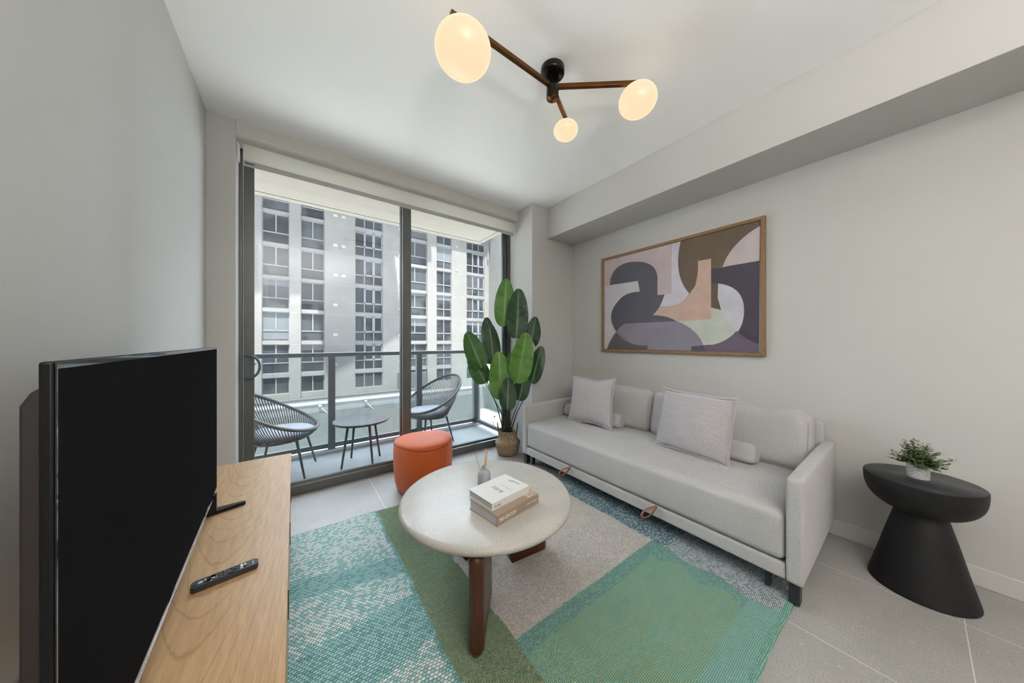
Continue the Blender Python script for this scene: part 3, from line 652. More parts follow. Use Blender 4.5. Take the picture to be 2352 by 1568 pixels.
# ------------------------------------------------------------------ rug
RX0, RX1, RY0, RY1 = -.052, 2.48, .338, 2.312
def rug():
    nx, ny = 330, 264
    X = np.linspace(RX0, RX1, nx); Y = np.linspace(RY0, RY1, ny)
    XX, YY = np.meshgrid(X, Y, indexing='ij')
    # the weave is not quite straight: edges wander a little
    wig = .006*np.sin(XX*7)+.004*np.sin(XX*17+1)
    YYd = YY+wig*((YY-RY0)/(RY1-RY0))*1.0 + .003*np.sin(XX*9)*(1-(YY-RY0)/(RY1-RY0)) - .018*(XX-1)*((YY-RY0)/(RY1-RY0))
    Z = .0105+.0012*np.sin(XX*5+1)*np.sin(YY*4)
    ex = np.minimum(XX-RX0, RX1-XX); ey = np.minimum(YY-RY0, RY1-YY); e = np.minimum(ex, ey)
    Z = Z*np.clip(e/.008, 0, 1)**.5+.0005
    # a ripple in the pale teal strip near the camera
    rip = .016*np.exp(-((YY-1.02-.35*(XX-.24))/.06)**2)*np.clip((.50-XX)/.12, 0, 1)*np.clip((XX-.02)/.1, 0, 1)
    Z = Z+rip
    N = nx*ny
    wob = lambda s, k: s*np.sin(YY*k)+s*.6*np.sin(YY*k*2.3+1)
    A = np.zeros((nx, ny, 3)); B = np.zeros((nx, ny, 3)); K = np.zeros((nx, ny, 3))
    def put(m, a, b, share, big, dark):
        A[m] = a; B[m] = b; K[m] = (share, big, dark)
    teal = srgb(112, 158, 156)[:3]; tealL = srgb(142, 184, 180)[:3]; pale = srgb(202, 214, 208)[:3]; green = srgb(116, 142, 112)[:3]; olive = srgb(142, 152, 116)[:3]
    sage = srgb(132, 182, 162)[:3]; grn2 = srgb(146, 174, 138)[:3]; beige = srgb(240, 231, 216)[:3]; gry = srgb(216, 212, 208)[:3]; blue = srgb(100, 136, 146)[:3]; wht = srgb(206, 212, 214)[:3]
    x1 = .482+wob(.004, 9); x2 = .729+wob(.005, 8); x3 = 1.785+wob(.003, 11)
    base = np.ones_like(XX, bool)
    put(base, olive, green, .5, 0, .0)
    m1 = XX < x1; put(m1, tealL, pale, .40, 1, 0.)
    band = m1 & (((YY > 1.72-.25*(XX)) & (YY < 1.86-.25*XX)) | ((YY > 1.12+.1*XX) & (YY < 1.40+.1*XX)) | (YY < .55)); put(band, teal, tealL, .7, 1, 0.)  # bands mix yarn pattern with reflected light painted into the colour
    paleB = m1 & ((YY > 1.95-.2*XX) | ((YY > .98+.35*XX-.09) & (YY < .98+.35*XX+.05)) | ((YY > 1.45) & (YY < 1.60))); put(paleB, tealL, pale, .62, 1, 0.)
    m2 = (XX >= x1) & (XX < x2); put(m2, green, olive, .5, .0, .3)
    line = m1 & (XX > x1-.016); put(line, teal, tealL, .4, 1, 0)
    g3 = (XX >= x2) & (XX < x3) & (YY >= .974+.002*np.sin(XX*20)); put(g3, beige, gry, .3, 0, 1.)
    lo = g3 & (YY < 1.32-.0*XX); put(lo, gry, beige, .45, 0, 1.)
    g4 = (XX >= x2) & (XX < x3) & (YY < .974+.002*np.sin(XX*20)); put(g4, sage, grn2, .5, 0, .2)
    g4b = g4 & ((YY > .90) | (XX > x3-.10-.03*np.sin(YY*31))); put(g4b, srgb(116, 158, 150)[:3], sage, .45, 0, .2)
    g4c = g4 & (YY < .47); put(g4c, sage, tealL, .5, 0, .1)
    b5 = (XX >= x3) & (YY > .885) & (YY < 1.885); put(b5, blue, wht, .30, 0, .8)
    w6 = (XX >= x3-.012+.02*np.sin(YY*23)) & (YY <= .885); put(w6, wht, srgb(150, 172, 172)[:3], .40, 0, .9)
    g7 = (XX > .80) & (YY >= 1.885); put(g7, gry, srgb(130, 134, 136)[:3], .5, 0, 1.)
    g7b = (XX > .6) & (YY >= 1.88) & (YY < 1.895); put(g7b, green, teal, .5, 0, .3)
    bd = (YY < RY0+.028) | ((YY > RY1-.01)); 
    put(YY < RY0+.026, srgb(120, 165, 155)[:3], sage, .5, 0, 0.); put(YY > RY1-.010, srgb(52, 78, 62)[:3], green, .3, 0, 0.)
    co_ = np.stack([XX, YYd, Z], -1).reshape(-1, 3)
    idx = np.arange(N).reshape(nx, ny)
    q = np.stack([idx[:-1, :-1], idx[1:, :-1], idx[1:, 1:], idx[:-1, 1:]], -1).reshape(-1, 4)
    me = bpy.data.meshes.new('area_rug'); me.from_pydata(co_.tolist(), [], q.tolist())
    me.polygons.foreach_set('use_smooth', [True]*len(q))
    for nm, arr in (('colA', A), ('colB', B), ('knob', K)):
        at = me.attributes.new(nm, 'FLOAT_COLOR', 'POINT'); d = np.ones((N, 4)); d[:, :3] = arr.reshape(-1, 3); at.data.foreach_set('color', d.ravel())
    me.materials.append(M['rug']); me.update(); o = bpy.data.objects.new('area_rug', me); COL.objects.link(o)
    tag(o, 'flat woven patchwork rug in teal, green, beige and white under the coffee table', 'rug'); return o
rug()

# ------------------------------------------------------------------ tv console, tv, remote
con = thing('media_console', 'long low oak media console along the left wall under the television', 'cabinet', (-.25, 1.39, 0))
MB().box((-.470, .40, .497), (-.016, 2.386, .52)).build('top', 'oak', con, bevel=.0015)
MB().box((-.468, .402, .05), (-.040, 2.384, .497)).build('body', 'oak', con, bevel=.001)
MB().box((-.46, .43, 0), (-.06, 2.36, .05)).build('plinth', 'black', con)
for k in range(4):
    y0 = .404+k*.4955; d_ = MB().box((-.038, y0+.002, .056), (-.0195, y0+.4935, .490)).build('door', 'oak', con, bevel=.001)
    MB().box((-.0195, y0+.46, .22), (-.0165, y0+.468, .33)).build('handle', 'brass', d_)
tv = thing('television', 'large black flat television standing on the oak console', 'television', (-.258, 1.225, .52))
FA = Vector((-.2775, 1.829, 0)); NE = Vector((-.2345, .619, 0)); ax = (NE-FA).normalized(); nr = Vector((-ax.y, ax.x, 0))   # nr faces the room
L = (NE-FA).length; Z0, Z1 = .588, 1.2155
def tvp(s, n_, z): return FA+ax*s+nr*n_+Vector((0, 0, z))
def tvbox(mb, s0, s1, n0, n1, z0, z1, mi=0):
    vs = [tvp(s0, n0, z0), tvp(s1, n0, z0), tvp(s1, n1, z0), tvp(s0, n1, z0), tvp(s0, n0, z1), tvp(s1, n0, z1), tvp(s1, n1, z1), tvp(s0, n1, z1)]
    return mb.add(vs, [(0, 3, 2, 1), (4, 5, 6, 7), (0, 1, 5, 4), (1, 2, 6, 5), (2, 3, 7, 6), (3, 0, 4, 7)], mi)
tvbox(MB(), 0, L, -.0125, -.0008, Z0, Z1).build('housing', 'black', tv, bevel=.003)
tvbox(MB(), .001, L-.001, -.0008, .0006, Z0+.001, Z1-.001).build('bezel', 'gloss', tv, bevel=.0005)
tvbox(MB(), .007, L-.0052, .0006, .0010, Z0+.012, Z1-.0090).build('screen', mat('screen_off', (.016, .016, .0165, 1), .9, spec=0), tv)
tvbox(MB(), 0, L, -.010, .0018, Z0-.0045, Z0-.0003).build('bottom_trim', 'chrome', tv)
hb = MB(); pr = [(-.0125, 1.198), (-.044, 1.172), (-.052, 1.155), (-.052, .64), (-.030, .60), (-.0125, .60)]
for s0, s1 in ((.05, L-.07),):
    vs = [tvp(s, a, z) for s in (s0, s1) for a, z in pr]; m_ = len(pr)
    hb.add(vs, [tuple(range(m_)), tuple(range(2*m_-1, m_-1, -1))]+[(k, m_+k, m_+(k+1) % m_, (k+1) % m_) for k in range(m_)])
hb.build('rear_housing', mat('tv_back_plastic', (.024, .019, .018, 1), .5), tv, bevel=.004)
for yy in (1.750, .74):
    ft = MB(); off = Vector((0, yy, 0))
    poly = [(-.31, -.030), (-.292, -.036), (-.178, .000), (-.174, .008), (-.184, .016), (-.298, .008)]
    poly = [(x, y+yy) for x, y in poly]
    ft.prism(poly, .5205, .534); ft.prism([(-.262, yy-.028), (-.288, yy-.034), (-.290, yy-.004), (-.264, yy+.002)], .534, .60)
    o = ft.build('foot', 'black', tv, bevel=.002)
rc = thing('remote_control', 'slim black remote control lying on the oak console', 'remote control', (-.168, 1.243, .52), math.atan2(.02, .15))
rb = MB(); outl = []
for k in range(9): a = PI/2+PI*k/8; outl.append((-.062+.012*math.cos(a)-.001, .0175*math.sin(a)))
outl2 = [(x*1.0, y) for x, y in outl]
for k in range(9): a = -PI/2+PI*k/8; outl2.append((.066+.009*math.cos(a), .0175*math.sin(a)))
rb.prism(outl2, .0005, .0165, smooth=True); rb.build('body', mat('remote_plastic', (.022, .022, .024, 1), .45), rc, True, bevel=.003, bseg=3)
def disc(x, y, r, m, name, h=.0012, n=20, sx_=1): MB().lathe([(r, 0), (r, h*.6), (r*.85, h), (0, h)], (0, 0, 0), n, cap=False).build(name, m, rc, True).location = (x, y, .0165)
disc(-.066, -.007, .0035, 'black', 'power_button'); disc(-.054, 0, .0055, mat('pale_blue_button', (.35, .55, .68, 1), .4), 'voice_button')
MB().lathe([(.0135, 0), (.0135, .0014), (.0115, .0014), (.0110, .0004), (.009, .0004), (.0085, .001), (0, .001)], (0, 0, 0), 32, cap=False).build('navigation_ring', 'gloss', rc, True).location = (-.033, 0, .0165)
MB().tube([(.0128*math.cos(2*PI*k/40), .0128*math.sin(2*PI*k/40), 0) for k in range(40)], .0004, 5, closed=True).build('ring_highlight', 'chrome', rc, True).location = (-.033, 0, .0182)
for i, x in enumerate((-.012, -.003)):
    for y in (-.0105, 0, .0105): disc(x, y, .0036, 'black', 'button'); MB().box((x-.001, y-.001, .0177), (x+.001, y+.001, .0181)).build('button_mark', 'inkw', rc, True)
MB().soft((.012, -.0105, .0172), (.0085, .0035, .001), .0009, n=6).build('volume_rocker', 'black', rc, True)
disc(.012, .0105, .0036, 'black', 'button'); disc(.019, 0, .0036, 'black', 'button')
for y in (-.0105, 0, .0105): disc(.026, y, .0036, 'black', 'button'); MB().box((.025, y-.001, .0177), (.027, y+.001, .0181)).build('button_mark', 'inkw', rc, True)
for x, y, m in ((.035, .006, 'inkw'), (.035, -.007, 'pages'), (.043, .006, 'pages'), (.043, -.007, 'black')):
    MB().soft((x, y, .0170), (.0032, .0050, .0008), .0007, n=5).build('app_button', m, rc, True)
lt = MB(); xx = -.009
while xx < .009: lt.box((.0605, xx, .01652), (.0635, xx+.0012, .0167)); xx += .0022
lt.build('lettering', 'pages', rc, True)

# ------------------------------------------------------------------ sofa
so = thing('sofa', 'light grey linen three-seat sofa bed against the right wall', 'sofa', (2.3, 1.33, 0))
YN, YFf = .300, 2.365
def arm(y0, y1, name, ex):
    MB().soft(((1.862+2.788)/2, (y0+y1)/2, (.112+.60)/2), ((2.788-1.862)/2, (y1-y0)/2, (.60-.112)/2), .014, (0, .003, .002), 16).build(name, 'sofa', so, merge=True)
arm(YN, YN+.062, 'armrest', 0); arm(YFf-.062, YFf, 'armrest', 0)
MB().soft((2.30, (YN+YFf)/2, .148), (.430, (YFf-YN)/2-.064, .036), .006, (0, 0, 0), 8).build('base_rail', 'sofa', so, merge=True)
def sag(w):
    w = w.copy()
    if w.z > 0: w.z -= .010*max(0, (-w.x/.40))**3 if w.x < 0 else 0
    return w
MB().soft((2.285, (YN+YFf)/2, .311), (.418, (YFf-YN)/2-.066, .122), .034, (.010, 0, .012), 26, tap=sag).build('seat_mattress', 'sofa', so, merge=True)
seam = MB(); seam.tube([(1.872, YN+.09, .392), (1.869, 1.33, .398), (1.872, YFf-.09, .392)], .0016, 6)
seam.build('seam', 'sofa', so)
MB().soft((2.745, (YN+YFf)/2, .42), (.043, (YFf-YN)/2-.045, .305), .02, (0, 0, 0), 10).build('back_frame', 'sofa', so, merge=True)
tilt = Matrix.Rotation(math.radians(-15), 3, 'Y').inverted()
tilt = Matrix.Rotation(math.radians(13), 3, 'Y')
for i, (a, b_) in enumerate(((1.395, 2.255), (.375, 1.385))):
    MB().soft((2.605, (a+b_)/2, .605), (.082, (b_-a)/2, .188), .055, (.028, .004, .014), 20, rot=tilt).build('back_cushion', 'sofa', so, merge=True)
    # piping round the front edge of each back cushion
    pp = []
    hw, hh = (b_-a)/2-.012, .170
    for k in range(64):
        t_ = 2*PI*k/64; cx_ = math.copysign(abs(math.cos(t_))**.22, math.cos(t_)); sy_ = math.copysign(abs(math.sin(t_))**.30, math.sin(t_))
        pp.append(tilt @ Vector((-.068, cx_*hw, sy_*hh))+Vector((2.605, (a+b_)/2, .605)))
    MB().tube(pp, .0022, 6, closed=True).build('piping', 'sofa', so)
for y0, y1 in ((.61, 1.22), (1.60, 2.28)):
    MB().soft((2.435, (y0+y1)/2, .495), (.062, (y1-y0)/2, .064), .028, (.004, .006, .004), 14, rot=Matrix.Rotation(.35, 3, 'Y')).build('bolster', 'sofa', so, merge=True)
M['sofaleg'] = mat('black_sofa_leg', (.018, .02, .023, 1), .4)
for x, y, w_ in ((1.905, .335, .040), (1.905, YFf-.035, .040), (1.93, .440, .022), (1.93, YFf-.10, .022), (2.74, .35, .03), (2.74, YFf-.05, .03)):
    MB().box((x-w_/2-.004, y-w_/2, .0125), (x+w_/2+.004, y+w_/2, .114)).build('leg', 'sofaleg', so, bevel=.002)
for yh in (1.712, .975):
    h_ = MB(); P0 = Vector((1.866, yh, .188)); n_ = Vector((-.70, -.50, .42)).normalized(); D_ = Vector((-.40, .62, -.68)); D_ = (D_-n_*D_.dot(n_)*.7).normalized(); N_ = D_.cross(n_).normalized(); pts = []
    for k in range(29):
        a = -PI+2*PI*k/28; t_ = (1+math.cos(a))/2
        pts.append(P0+D_*.118*t_+N_*.025*math.sin(a)*t_**.6)
    rows_ = []
    for k, p in enumerate(pts):
        tg = (pts[min(k+1, 28)]-pts[max(k-1, 0)]).normalized(); w_ = (n_*.8+tg.cross(n_)*.45).normalized()*.0085; rows_.append([p-w_, p+w_])
    h_.grid(rows_)
    o = h_.build('pull_strap', 'leather', so); sm_ = o.modifiers.new('thick', 'SOLIDIFY'); sm_.thickness = .003; sm_.offset = 0

def pillow(name, label, c, w, h, th, lean, yaw, roll, ribs_h, seed):
    rg = np.random.default_rng(seed)
    t = thing(name, label, 'cushion', c, 0, None)
    nU, nV = (40, 320) if ribs_h else (340, 40)
    R3 = Matrix.Rotation(yaw, 3, 'Z') @ Matrix.Rotation(lean, 3, 'Y') @ Matrix.Rotation(roll, 3, 'X')
    ph = rg.uniform(0, 6, 6)
    for sgn in (-1, 1):
        P = []
        for i in range(nU+1):
            row = []
            u = -1+2*i/nU
            for j in range(nV+1):
                v_ = -1+2*j/nV
                yy = u*w/2*(1-.085*(1-v_*v_)+.018*math.sin(3*v_+ph[0]))
                zz = v_*h/2*(1-.095*(1-u*u)+.022*math.sin(3.5*u+ph[1]))
                e = max(0, 1-(u/.93)**2)*max(0, 1-(v_/.93)**2)
                f = th/2*(e**.42)*(1+.05*math.sin(4*u+ph[2])*math.sin(3*v_+ph[3]))
                flange = .004
                q = (v_*h/.0118*.5 if ribs_h else u*w/.0118*.5)*2*PI
                rib = .0052*(abs(math.cos(q/2))**.55)
                k = flange+f
                if sgn > 0: rib *= .5
                row.append(R3 @ Vector((sgn*(k+rib), yy, zz)))
            P.append(row)
        mb = MB().grid(P, flip=(sgn < 0))
        mb.build('cover_front' if sgn < 0 else 'cover_back', 'pillow', t, True)
    # welted flange round the edge
    pp = []
    for k in range(96):
        s_ = k/96*4; q = int(s_); f = (s_-q)*2-1
        u, v_ = ((f, -1), (1, f), (-f, 1), (-1, -f))[q]
        pp.append(R3 @ Vector((.0025*math.sin(k*1.7), u*w/2*(1-.085*(1-v_*v_)+.018*math.sin(3*v_+ph[0]))*1.005, v_*h/2*(1-.095*(1-u*u)+.022*math.sin(3.5*u+ph[1]))*1.005)))
    MB().tube(pp, .0055, 6, closed=True).build('welt', 'pillow', t, True)
    # seam pulled in where the flange starts
    pp = []
    for k in range(96):
        s_ = k/96*4; q = int(s_); f = ((s_-q)*2-1)
        u, v_ = ((f, -1), (1, f), (-f, 1), (-1, -f))[q]; u *= .935; v_ *= .935
        pp.append(R3 @ Vector((-.0075, u*w/2*(1-.085*(1-v_*v_)), v_*h/2*(1-.095*(1-u*u)))))
    MB().tube(pp, .0016, 5, closed=True).build('stitch_line', mat('stitch', (.12, .11, .11, 1), .9), t, True)
    return t
pillow('throw_pillow', 'lilac grey corduroy cushion with upright ribs at the far end of the sofa', (2.315, 1.862, .662), .50, .455, .15, math.radians(11), math.radians(2), math.radians(-1.5), False, 1)
pillow('throw_pillow', 'larger-looking lilac grey corduroy cushion with level ribs in the middle of the sofa', (2.292, .940, .655), .505, .455, .16, math.radians(13), math.radians(-3), math.radians(1.5), True, 2)

# ------------------------------------------------------------------ framed picture
pic = thing('framed_print', 'wide wooden framed abstract print with curved shapes on the right wall', 'picture', (2.79, 1.37, 1.65))
XF = 2.775
c_ = lambda zx, zy: (1360+zx/4.24, 470+zy/4.24)
y0, y1, z0, z1 = .650, 2.083, 1.130, 2.165
fwd = .026
fm = MB(); fm.box((XF, y0, z0), (2.805, y0+fwd, z1)).box((XF, y1-fwd, z0), (2.805, y1, z1)).box((XF, y0+fwd, z0), (2.805, y1-fwd, z0+fwd)).box((XF, y0+fwd, z1-fwd), (2.805, y1-fwd, z1))
fm.build('frame', 'framewood', pic, bevel=.002)
XP = 2.789
iy0, iy1, iz0, iz1 = y0+fwd, y1-fwd, z0+fwd, z1-fwd
art = MB(); artm = []
def shape(pts, col, lay, spl=True):
    m = mat('print_ink', srgb(*col), .6, noise=.09, nscale=7); artm.append(m); mi = len(artm)-1
    P = []
    for zx, zy in pts:
        q = onX(*c_(zx, zy), XP-lay*.00025); P.append((min(iy1, max(iy0, q.y)), min(iz1, max(iz0, q.z))))
    me = [(XP-lay*.00025, a, b) for a, b in P]
    art.add(me, [tuple(range(len(me)))], mi)
def arc(p0, p1, p2, n=10):      # smooth curve through three points
    o = []
    for k in range(n+1):
        t_ = k/n; a, b, c2 = (1-t_)*(1-2*t_), 4*t_*(1-t_), t_*(2*t_-1)
        o.append((a*p0[0]+b*p1[0]+c2*p2[0], a*p0[1]+b*p1[1]+c2*p2[1]))
    return o
art.add([(2.7925, iy0-.005, iz0-.005), (2.7925, iy1+.005, iz0-.005), (2.7925, iy1+.005, iz1+.005), (2.7925, iy0-.005, iz1+.005)], [(0, 3, 2, 1)], 0)
artm.append(mat('print_ground', srgb(198, 194, 200), .6, noise=.05, nscale=6))
shape([(117, 545), (774, 380), (772, 862), (640, 880), (630, 780), (440, 740), (116, 795)], (186, 170, 172), 1)
shape([(776, 380), (862, 355), (832, 480), (840, 620), (880, 740), (947, 865), (900, 930), (830, 975), (740, 998), (650, 995), (706, 875), (770, 862)], (200, 195, 205), 1)
shape([(865, 353), (1636, 155), (1636, 560), (1268, 606), (1158, 630), (1158, 760), (1250, 1020), (1158, 1000), (1020, 700), (1000, 790), (947, 865)]+arc((947, 865), (845, 650), (865, 353))[1:-1], (98, 84, 68), 2)
shape([(1636, 205)]+arc((1636, 205), (1400, 390), (1270, 606))[1:]+[(1630, 545)], (190, 177, 178), 3)
shape([(1158, 628), (1630, 545), (1625, 1360)]+arc((1625, 1360), (1400, 1230), (1250, 1020))[1:]+[(1158, 760)], (68, 62, 74), 3)
shape([(1158, 760), (1225, 766)]+arc((1225, 766), (1222, 900), (1256, 1025))+[(1158, 1000)], (94, 80, 66), 4)
# white-ish lens and pale green field
shape(arc((1227, 766), (1420, 850), (1480, 1040), 12)+arc((1480, 1040), (1400, 1260), (1180, 1362), 12)[1:]+[(1085, 1366), (1000, 1260), (830, 1130), (1158, 1115), (1158, 1000), (1256, 1025), (1222, 900)], (197, 196, 204), 5)
shape([(830, 1132), (1158, 1118), (1158, 1000), (1256, 1025)]+arc((1256, 1025), (1320, 1130), (1395, 1228))[1:]+arc((1395, 1228), (1290, 1330), (1180, 1362))[1:]+[(1085, 1366)]+arc((1085, 1366), (980, 1230), (830, 1132))[1:-1], (190, 194, 186), 6)
# salmon
shape([(1030, 548), (1158, 524), (1158, 1115), (820, 1135)]+arc((820, 1135), (720, 1090), (590, 1075))[1:]+[(650, 997)]+arc((650, 997), (850, 975), (950, 865))[1:]+arc((950, 865), (1015, 750), (1030, 548))[1:-1], (193, 165, 150), 7)
# charcoal hook
shape(arc((172, 782), (235, 620), (400, 555), 8)+arc((400, 555), (590, 600), (635, 770), 10)[1:]+[(637, 880), (706, 873)]+arc((706, 873), (660, 985), (592, 1075), 6)[1:]+arc((592, 1075), (720, 1090), (822, 1133), 6)[1:]+[(325, 1158), (235, 1235)]+arc((235, 1235), (185, 1080), (260, 930), 8)[1:]+arc((260, 930), (340, 870), (465, 845), 6)[1:]+[(445, 740)], (82, 82, 92), 8)
shape(arc((235, 1238), (280, 1185), (325, 1158), 5)+[(825, 1133)]+arc((825, 1133), (990, 1230), (1085, 1370), 8)[1:]+[(1110, 1425), (540, 1412), (540, 1368)]+arc((540, 1368), (370, 1345), (235, 1238), 8)[1:-1], (134, 128, 142), 9)
shape(arc((235, 1238), (185, 1310), (145, 1403), 5)+[(540, 1412), (540, 1368)]+arc((540, 1368), (370, 1345), (235, 1238), 8)[1:-1], (92, 86, 88), 9)
shape([(966, 1378), (1085, 1368)]+[(1110, 1425), (966, 1422)], (74, 72, 84), 10)
shape([(1085, 1366), (1180, 1362)]+arc((1180, 1362), (1310, 1310), (1405, 1228), 6)[1:]+arc((1405, 1228), (1510, 1310), (1625, 1362), 6)[1:]+[(1625, 1445), (1110, 1425)], (100, 86, 104), 9)
o = art.build('print', artm[:0] or [M['white']], pic)
o.data.materials.clear()
# first face is the ground; keep slot order: shapes append after the ground slot
mats_ = [artm[0]]+artm[1:]
for m in mats_: o.data.materials.append(m)
o.data.polygons.foreach_set('material_index', [0]+list(range(1, len(o.data.polygons))))

# ------------------------------------------------------------------ side table and small plant
stb = thing('side_table', 'round black ebonised pedestal side table with a bowl-shaped top', 'side table', (2.540, -.016, 0))
c0 = (2.540, -.016, 0)
def smooth_prof(pr, m=6):
    o = []
    P = [Vector((*p, 0)) for p in pr]
    for i in range(len(P)-1):
        p0, p1, p2, p3 = P[max(i-1, 0)], P[i], P[i+1], P[min(i+2, len(P)-1)]
        for k in range(m):
            t_ = k/m; q = .5*((2*p1)+(p2-p0)*t_+(2*p0-5*p1+4*p2-p3)*t_*t_+(3*p1-p0-3*p2+p3)*t_**3); o.append((q.x, q.y))
    return o+[pr[-1]]
MB().lathe([(0, .388)]+smooth_prof([(.080, .388), (.118, .400), (.150, .424), (.172, .455), (.183, .490), (.1865, .525), (.1865, .548)])+[(.1850, .5515), (.1835, .5520)], c0, 96, cap=False).build('bowl', 'ebony', stb, merge=True)
MB().lathe([(0, .5523), (.1838, .5523), (.1838, .551)], c0, 96, cap=False).build('table_top', 'ebonytop_lit', stb)
MB().lathe([(.0, .0), (.165, .0)]+smooth_prof([(.1695, .004), (.168, .02), (.140, .135), (.112, .26), (.090, .35), (.080, .392)])+[(0, .392)], c0, 96, cap=False).build('pedestal', 'ebony', stb, merge=True)
pA = onZ(2088.8, 1093, .5525); pB = onZ(2149, 1107.5, .5525); pc = (pA+pB)/2+Vector((.010, .012, 0))
pr_ = (pA-pB).length/2*.93
sp_ = thing('small_potted_plant', 'small eucalyptus plant in a speckled pale pot on the black side table', 'potted plant', (pc.x, pc.y, .5525))
MB().lathe([(.0, 0), (pr_*.97, 0), (pr_, .004), (pr_, .074), (pr_*.97, .076), (pr_*.90, .075), (pr_*.88, .062), (0, .062)], (0, 0, 0), 40, cap=False).build('pot', 'pot', sp_, True)
MB().lathe([(.0, .064), (pr_*.87, .064)], (0, 0, 0), 24, cap=False).build('soil', 'soil', sp_, True)
rg = random.Random(4); fol = MB(); tw = MB()
for k in range(110):
    a = rg.uniform(0, 2*PI); el = rg.uniform(.25, 1.5); Ln = rg.uniform(.055, .098)*(1+.55*max(0, math.sin(el)-.45))
    d_ = Vector((math.cos(a)*math.cos(el), math.sin(a)*math.cos(el), math.sin(el)))
    p0 = Vector((rg.uniform(-.5, .5)*pr_, rg.uniform(-.5, .5)*pr_, .064)); pts = []
    for q in range(8):
        s_ = q/7; pts.append(p0+d_*Ln*s_+Vector((0, 0, -.018*s_*s_*math.cos(el))))
    tw.tube(pts, .0009, 4)
    for q in range(2, 8):
        for sd in (0, 1, 2):
            b_ = rg.uniform(0, 2*PI); p = pts[q]; dr_ = Vector((math.cos(b_), math.sin(b_), rg.uniform(-.2, .6))).normalized()
            sz = rg.uniform(.0125, .019)*(1-.35*q/7); w_ = dr_.cross(Vector((rg.uniform(-.4, .4), rg.uniform(-.4, .4), 1))).normalized()*sz*.42
            c1 = p+dr_*.002; tip = c1+dr_*sz; up = w_.cross(dr_).normalized()*sz*.12
            fol.add([c1, c1+dr_*sz*.35+w_+up, c1+dr_*sz*.75+w_*.75+up, tip, c1+dr_*sz*.75-w_*.75+up, c1+dr_*sz*.35-w_+up], [(0, 1, 2, 3, 4, 5)])
tw.build('twigs', 'twig', sp_, True); fol.build('foliage', 'smallleaf', sp_, True)

# ------------------------------------------------------------------ coffee table and things on it
CT = (.8192, 1.3396); CR = .4375
ct = thing('coffee_table', 'round cream terrazzo coffee table on dark walnut slab legs', 'coffee table', (CT[0], CT[1], 0))
pf = [(0, .4034), (CR-.04, .4034), (CR-.022, .4050), (CR-.010, .4105), (CR-.003, .4185), (CR, .4275), (CR-.001, .4340), (CR-.005, .4400), (CR-.011, .4442), (CR-.018, .4462), (CR-.024, .4466), (CR-.20, .4466), (0, .4466)]
MB().lathe(pf, (CT[0], CT[1], 0), 128, cap=False).build('table_top', 'terrazzo', ct, merge=True, smooth=True)
def slab(p0, p1, w, z0, z1, r):   # slab leg with round ends, standing between two floor points
    p0 = Vector(p0); p1 = Vector(p1); d_ = (p1-p0).normalized(); sd = Vector((-d_.y, d_.x, 0)); L_ = (p1-p0).length
    P = []; outline = []
    for k in range(9): a = -PI/2+PI*k/8-PI/2; outline.append((r*math.cos(a)-0, r*math.sin(a)))
    # plan outline: rounded front end, flat rear
    pl = [(w/2*(1-math.cos(a)), -w/2*math.sin(a)) for a in np.linspace(PI/2, -PI/2, 13)]
    pl = [(w/2-w/2*math.cos(a), w/2*math.sin(a)) for a in np.linspace(-PI/2, PI/2, 13)]+[(L_, w/2), (L_, -w/2)]
    zs = []
    mb = MB(); n_ = len(pl); lv = []
    for k in range(7):
        a = PI/2*k/6; ins = r*(1-math.sin(a)); lv.append((z0+r*(1-math.cos(a)), ins))
    lv += [(z1-(q-z0), i_) for q, i_ in lv[::-1]]
    vs = []
    for z, ins in lv:
        for (x, y) in pl:
            xx = ins+(x)*(L_-ins)/L_; yy = y*(1-ins/(w/2)*.85*(1 if x < w/2+.001 else 0))
            q = p0+d_*xx+sd*yy; vs.append((q.x, q.y, z))
    fs = []
    for i in range(len(lv)-1):
        for k in range(n_): fs.append((i*n_+k, i*n_+(k+1) % n_, (i+1)*n_+(k+1) % n_, (i+1)*n_+k))
    fs.append(tuple(range(n_-1, -1, -1))); fs.append(tuple((len(lv)-1)*n_+k for k in range(n_)))
    mb.add(vs, fs, 0, True); return mb
ctr = Vector((CT[0], CT[1], 0))
pA = Vector((.560, 1.002, 0)); dA = (Vector((.80, 1.30, 0))-pA).normalized()
slab(pA, pA+dA*.30, .062, .011, .403, .026).build('leg', 'walnut', ct, merge=True)
pB = Vector((1.200, 1.325, 0)); slab(Vector((1.215, 1.318, 0)), Vector((1.215, 1.318, 0))+(Vector((.86, 1.37, 0))-Vector((1.215, 1.318, 0))).normalized()*.24, .062, .011, .403, .012).build('leg', 'walnut', ct, merge=True)
slab(Vector((.78, 1.735, 0)), Vector((.78, 1.735, 0))+(ctr-Vector((.78, 1.735, 0))).normalized()*.24, .062, .011, .403, .026).build('leg', 'walnut', ct, merge=True)

